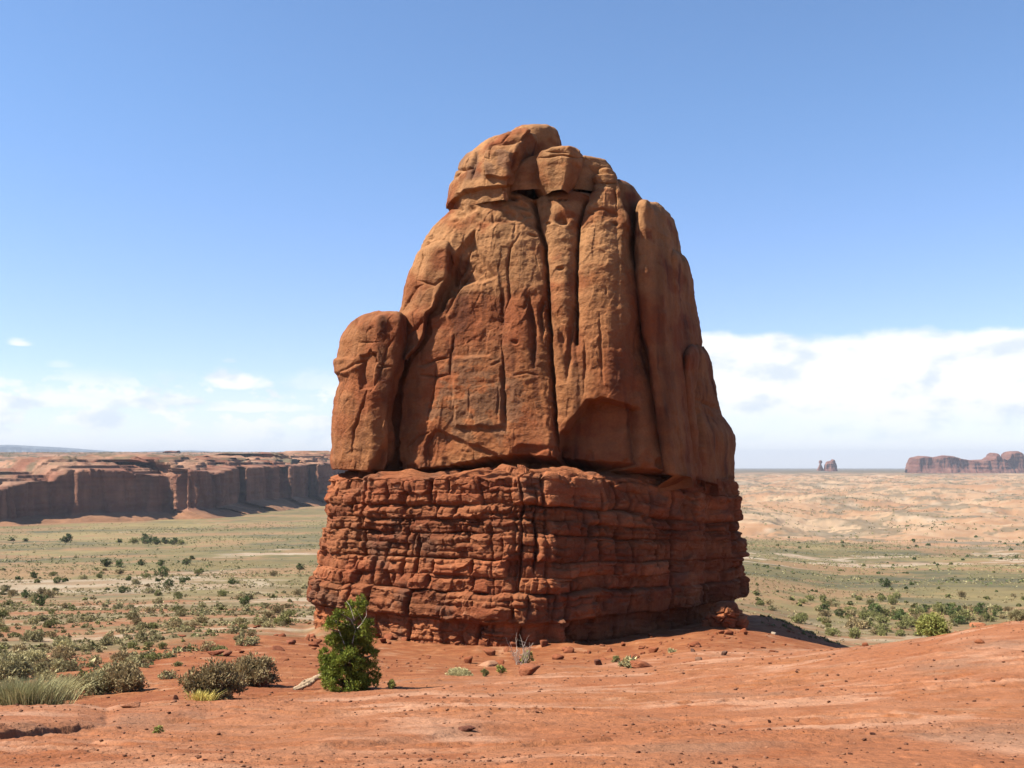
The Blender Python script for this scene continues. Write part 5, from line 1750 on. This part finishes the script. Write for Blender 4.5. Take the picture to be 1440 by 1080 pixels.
# ---------------------------------------------------------------- scrub
def scrub():
    rg = np.random.default_rng(5)
    items = []   # px, py, width px, kind, region

    def region(n, x0, x1, y0, y1, kinds, wid, tagname, cond=None):
        k = 0
        while k < n:
            a, b = rg.uniform(x0, x1), y0 + (y1 - y0) * rg.random() ** 0.85
            if cond and not cond(a, b):
                continue
            k += 1
            w = np.interp(b, [760, 800, 850, 900, 960], wid) * rg.uniform(0.55, 1.35)
            items.append((a, b, w, rg.choice(kinds), tagname))
    left = lambda a, b: b < np.interp(a, [0, 130, 250, 300, 360, 430], [985, 972, 955, 930, 905, 885])
    region(165, -10, 425, 842, 980, ['sage', 'sage', 'olive', 'brown', 'sage'], [4, 8, 13, 19, 23], 'left', left)
    region(60, 0, 430, 800, 845, ['dark', 'olive', 'sage', 'brown'], [4, 9, 13, 20, 20], 'mid', None)
    right = lambda a, b: b < np.interp(a, [1060, 1110, 1175, 1290, 1370, 1440], [850, 872, 903, 896, 878, 868])
    region(110, 1060, 1440, 838, 900, ['olive', 'sage', 'olive', 'brown'], [4, 6, 11, 20, 20], 'right', right)
    for a, b, w, kd in [(1265, 872, 24, 'dark'), (1289, 868, 20, 'olive'), (1246, 866, 18, 'olive'), (1300, 862, 18, 'dark'), (1183, 868, 18, 'dark'), (1160, 862, 18, 'dark'), (1228, 866, 22, 'dark'),
                        (1240, 878, 24, 'olive'), (1262, 870, 22, 'olive'), (1345, 868, 24, 'dark'), (1358, 872, 26, 'olive'), (1380, 866, 26, 'dark'), (1390, 874, 22, 'olive'), (1405, 868, 16, 'dark'), (1352, 878, 20, 'dark'),
                        (1246, 826, 14, 'dark'), (1198, 868, 12, 'dark'), (1320, 862, 18, 'olive'), (1334, 862, 16, 'dark')]:
        items.append((a, b, w, kd, 'rightgreen'))
    for a, b, w, kd in [(94, 764, 19, 'dark'), (205, 764, 18, 'dark'), (220, 765, 14, 'dark'), (232, 764, 13, 'dark'), (244, 765, 16, 'dark'), (188, 764, 13, 'olive'), (168, 763, 10, 'olive'), (36, 763, 10, 'olive'), (16, 762, 10, 'olive'),
                        (255, 765, 12, 'olive'), (57, 852, 20, 'dark'), (345, 850, 18, 'dark'), (199, 795, 13, 'dark'), (150, 797, 16, 'dark'), (168, 797, 14, 'dark'), (226, 795, 12, 'dark'), (48, 814, 12, 'dark'), (282, 802, 10, 'dark'), (262, 794, 14, 'dark'),
                        (270, 787, 10, 'olive'), (75, 812, 12, 'olive'), (140, 813, 12, 'olive'), (228, 812, 18, 'dark')]:
        items.append((a, b, w, kd, 'farleft'))
    for k in range(70):
        a, b = rg.uniform(1060, 1440), rg.uniform(752, 836)
        items.append((a, b, rg.uniform(3.5, 7.5), 'dark' if rg.random() < .6 else 'olive', 'rightfloor'))
    H = hits([i[0] for i in items], [i[1] for i in items])
    order = sorted(range(len(items)), key=lambda i: -items[i][2])
    LAB = {
        'left': {'sage': 'grey-green sagebrush clump among many on the scrub slope left of the butte', 'olive': 'olive green shrub on the scrub slope left of the butte', 'brown': 'brownish dry shrub on the scrub slope left of the butte'},
        'mid': {'dark': 'dark green shrub dotting the pale flat beyond the left scrub slope', 'olive': 'olive shrub dotting the pale flat beyond the left scrub slope', 'sage': 'grey shrub dotting the pale flat beyond the left scrub slope', 'brown': 'brown shrub dotting the pale flat beyond the left scrub slope'},
        'right': {'olive': 'olive shrub on the sandy slope right of the butte', 'sage': 'grey shrub on the sandy slope right of the butte', 'brown': 'brown shrub on the sandy slope right of the butte'},
        'rightgreen': {'dark': 'rounded dark green juniper bush behind the right crest', 'olive': 'rounded olive green bush behind the right crest'},
        'farleft': {'dark': 'dark green bush on the far valley floor below the left cliff', 'olive': 'small olive bush on the far valley floor below the left cliff'},
        'rightfloor': {'dark': 'tiny dark bush on the valley floor right of the butte', 'olive': 'tiny olive bush on the valley floor right of the butte'},
    }
    GRP = {'left': 'shrubs on the scrub slope left of the butte', 'mid': 'shrubs on the pale flat at left', 'right': 'shrubs on the sandy slope right of the butte', 'rightgreen': 'green bushes behind the right crest',
           'farleft': 'bushes below the left cliff', 'rightfloor': 'bushes on the right valley floor'}
    rest, made = [], 0
    for i in order:
        a, b, w, kd, rgn = items[i]
        p = H[i]
        if np.isnan(p[0]) or p[1] > 1200 or p[1] < 18:
            continue
        if made >= 285:
            rest.append((p, w, kd))
            continue
        made += 1
        o = link('shrub', PLAIN[kd][rg.integers(3)], None, (p[0], p[1], p[2] - 0.03))
        s = w / F * p[1]
        o.scale = (s, s, s * rg.uniform(0.8, 1.15))
        o.rotation_euler = (0, 0, rg.uniform(0, 6))
        tag(o, LAB[rgn][kd], 'shrub', GRP[rgn] + (', ' + kd if kd != 'sage' else ', grey'))
    # everything smaller and farther: one mass
    mb = MB()

    def blobs(P, W, kinds, per):
        cs = np.array([lcol(*KINDS[k][0]) for k in kinds]), np.array([lcol(*KINDS[k][1]) for k in kinds])
        n = len(P)
        C = np.repeat(P, per, 0)
        w = np.repeat(W, per)[:, None]
        d = rg.normal(size=(n * per, 3))
        d /= np.linalg.norm(d, axis=1, keepdims=True)
        d[:, 2] = np.abs(d[:, 2])
        pos = C + d * w * np.array([0.42, 0.42, 0.5]) * rg.uniform(0.5, 1, (n * per, 1))
        dr = rg.normal(size=(n * per, 3)) + np.array([0, 0, .4])
        dr /= np.linalg.norm(dr, axis=1, keepdims=True)
        sd = np.cross(dr, rg.normal(size=(n * per, 3)))
        sd /= np.linalg.norm(sd, axis=1, keepdims=True)
        cs = cs[0] * 0.72, cs[1] * 0.72
        sz = w * rg.uniform(0.16, 0.34, (n * per, 1))
        V = np.stack([pos - sd * sz * .6, pos + sd * sz * .6, pos + dr * sz], 1).reshape(-1, 3)
        t = rg.random((n * per, 1))
        col = np.repeat(np.repeat(cs[0], per, 0) * (1 - t) + np.repeat(cs[1], per, 0) * t, 3, 0)
        mb.add(V, np.arange(3 * n * per).reshape(-1, 3), col)
    if rest:
        blobs(np.array([r[0] for r in rest]), np.array([r[1] / F * r[0][1] for r in rest]), [r[2] for r in rest], 60)
    # slope scrub between the individual shrubs, thinning with distance
    def field(n, ar, yr, wr, per, kinds, clump, thr, okf=None):
        a = rg.uniform(ar[0], ar[1], n)
        Y = np.sqrt(rg.uniform(yr[0] ** 2, yr[1] ** 2, n))
        x = (a - HX) / F * Y
        dn = fbm(np.stack([x, Y, x * 0], 1) * clump, 4, off=88.0)
        keep = dn + 0.18 * rg.normal(size=n) > thr
        if okf is not None:
            keep &= okf(a, Y)
        x, Y = x[keep], Y[keep]
        z = terrain(x, Y)[0]
        W = rg.uniform(wr[0], wr[1], len(x)) ** 1.0
        blobs(np.stack([x, Y, z - 0.05], 1), W, rg.choice(kinds, len(x)), per)
    lok = lambda a, Y: Y > np.interp(a, [0, 130, 250, 300, 360, 430, 560], [26, 28, 36, 48, 62, 75, 100])
    field(5500, (-60, 560), (27, 120), (0.15, 0.55), 30, ['sage', 'sage', 'olive', 'brown'], 0.09, -0.02, lok)
    field(12000, (-60, 600), (110, 330), (0.3, 1.0), 12, ['sage', 'olive', 'brown', 'sage'], 0.025, 0.08)
    field(16000, (-60, 600), (300, 950), (0.7, 2.2), 6, ['olive', 'dark', 'sage'], 0.008, 0.14)
    field(4200, (1000, 1500), (112, 330), (0.3, 1.0), 14, ['sage', 'brown', 'brown', 'sage'], 0.025, 0.05)
    field(14000, (980, 1500), (300, 900), (0.7, 2.2), 6, ['olive', 'dark', 'sage', 'sage'], 0.008, 0.08)
    field(30000, (950, 1500), (850, 3600), (1.8, 5.0), 6, ['olive', 'dark', 'olive'], np.array([0.006, 0.010, 1]), 0.16)
    field(3500, (-60, 500), (1250, 3000), (2.5, 5.5), 6, ['olive', 'dark'], 0.005, 0.0)
    field(900, (1070, 1180), (70, 112), (0.2, 0.5), 30, ['sage', 'olive', 'brown'], 0.1, 0.05)
    tag(link('scrub', mb.mesh('scrub', M_LEAF)), 'thousands of low desert shrubs covering the valley floor and slopes', 'scrub', None, 'stuff')


scrub()


# ---------------------------------------------------------------- the air
def haze():
    m = bpy.data.materials.new('haze')
    m.use_nodes = True
    nt = m.node_tree
    for n in list(nt.nodes):
        if n.type != 'OUTPUT_MATERIAL':
            nt.nodes.remove(n)
    v = nt.nodes.new('ShaderNodeVolumePrincipled')
    v.inputs['Color'].default_value = (0.52, 0.58, 0.68, 1)
    v.inputs['Density'].default_value = HAZE
    v.inputs['Anisotropy'].default_value = 0.0
    nt.links.new(v.outputs[0], nt.nodes['Material Output'].inputs['Volume'])
    x0, x1, y0, y1, z0, z1 = -21000, 21000, -27000, 27500, -420, 300
    co = np.array([(x, y, z) for x in (x0, x1) for y in (y0, y1) for z in (z0, z1)], float)
    f = [[0, 1, 3, 2], [4, 6, 7, 5], [0, 4, 5, 1], [2, 3, 7, 6], [0, 2, 6, 4], [1, 5, 7, 3]]
    o = link('haze', mesh_from('haze', co, np.array(f), m, None, False))
    tag(o, 'faint blue desert air softening the distance', 'haze', None, 'stuff')


HAZE = 5.5e-5
haze()
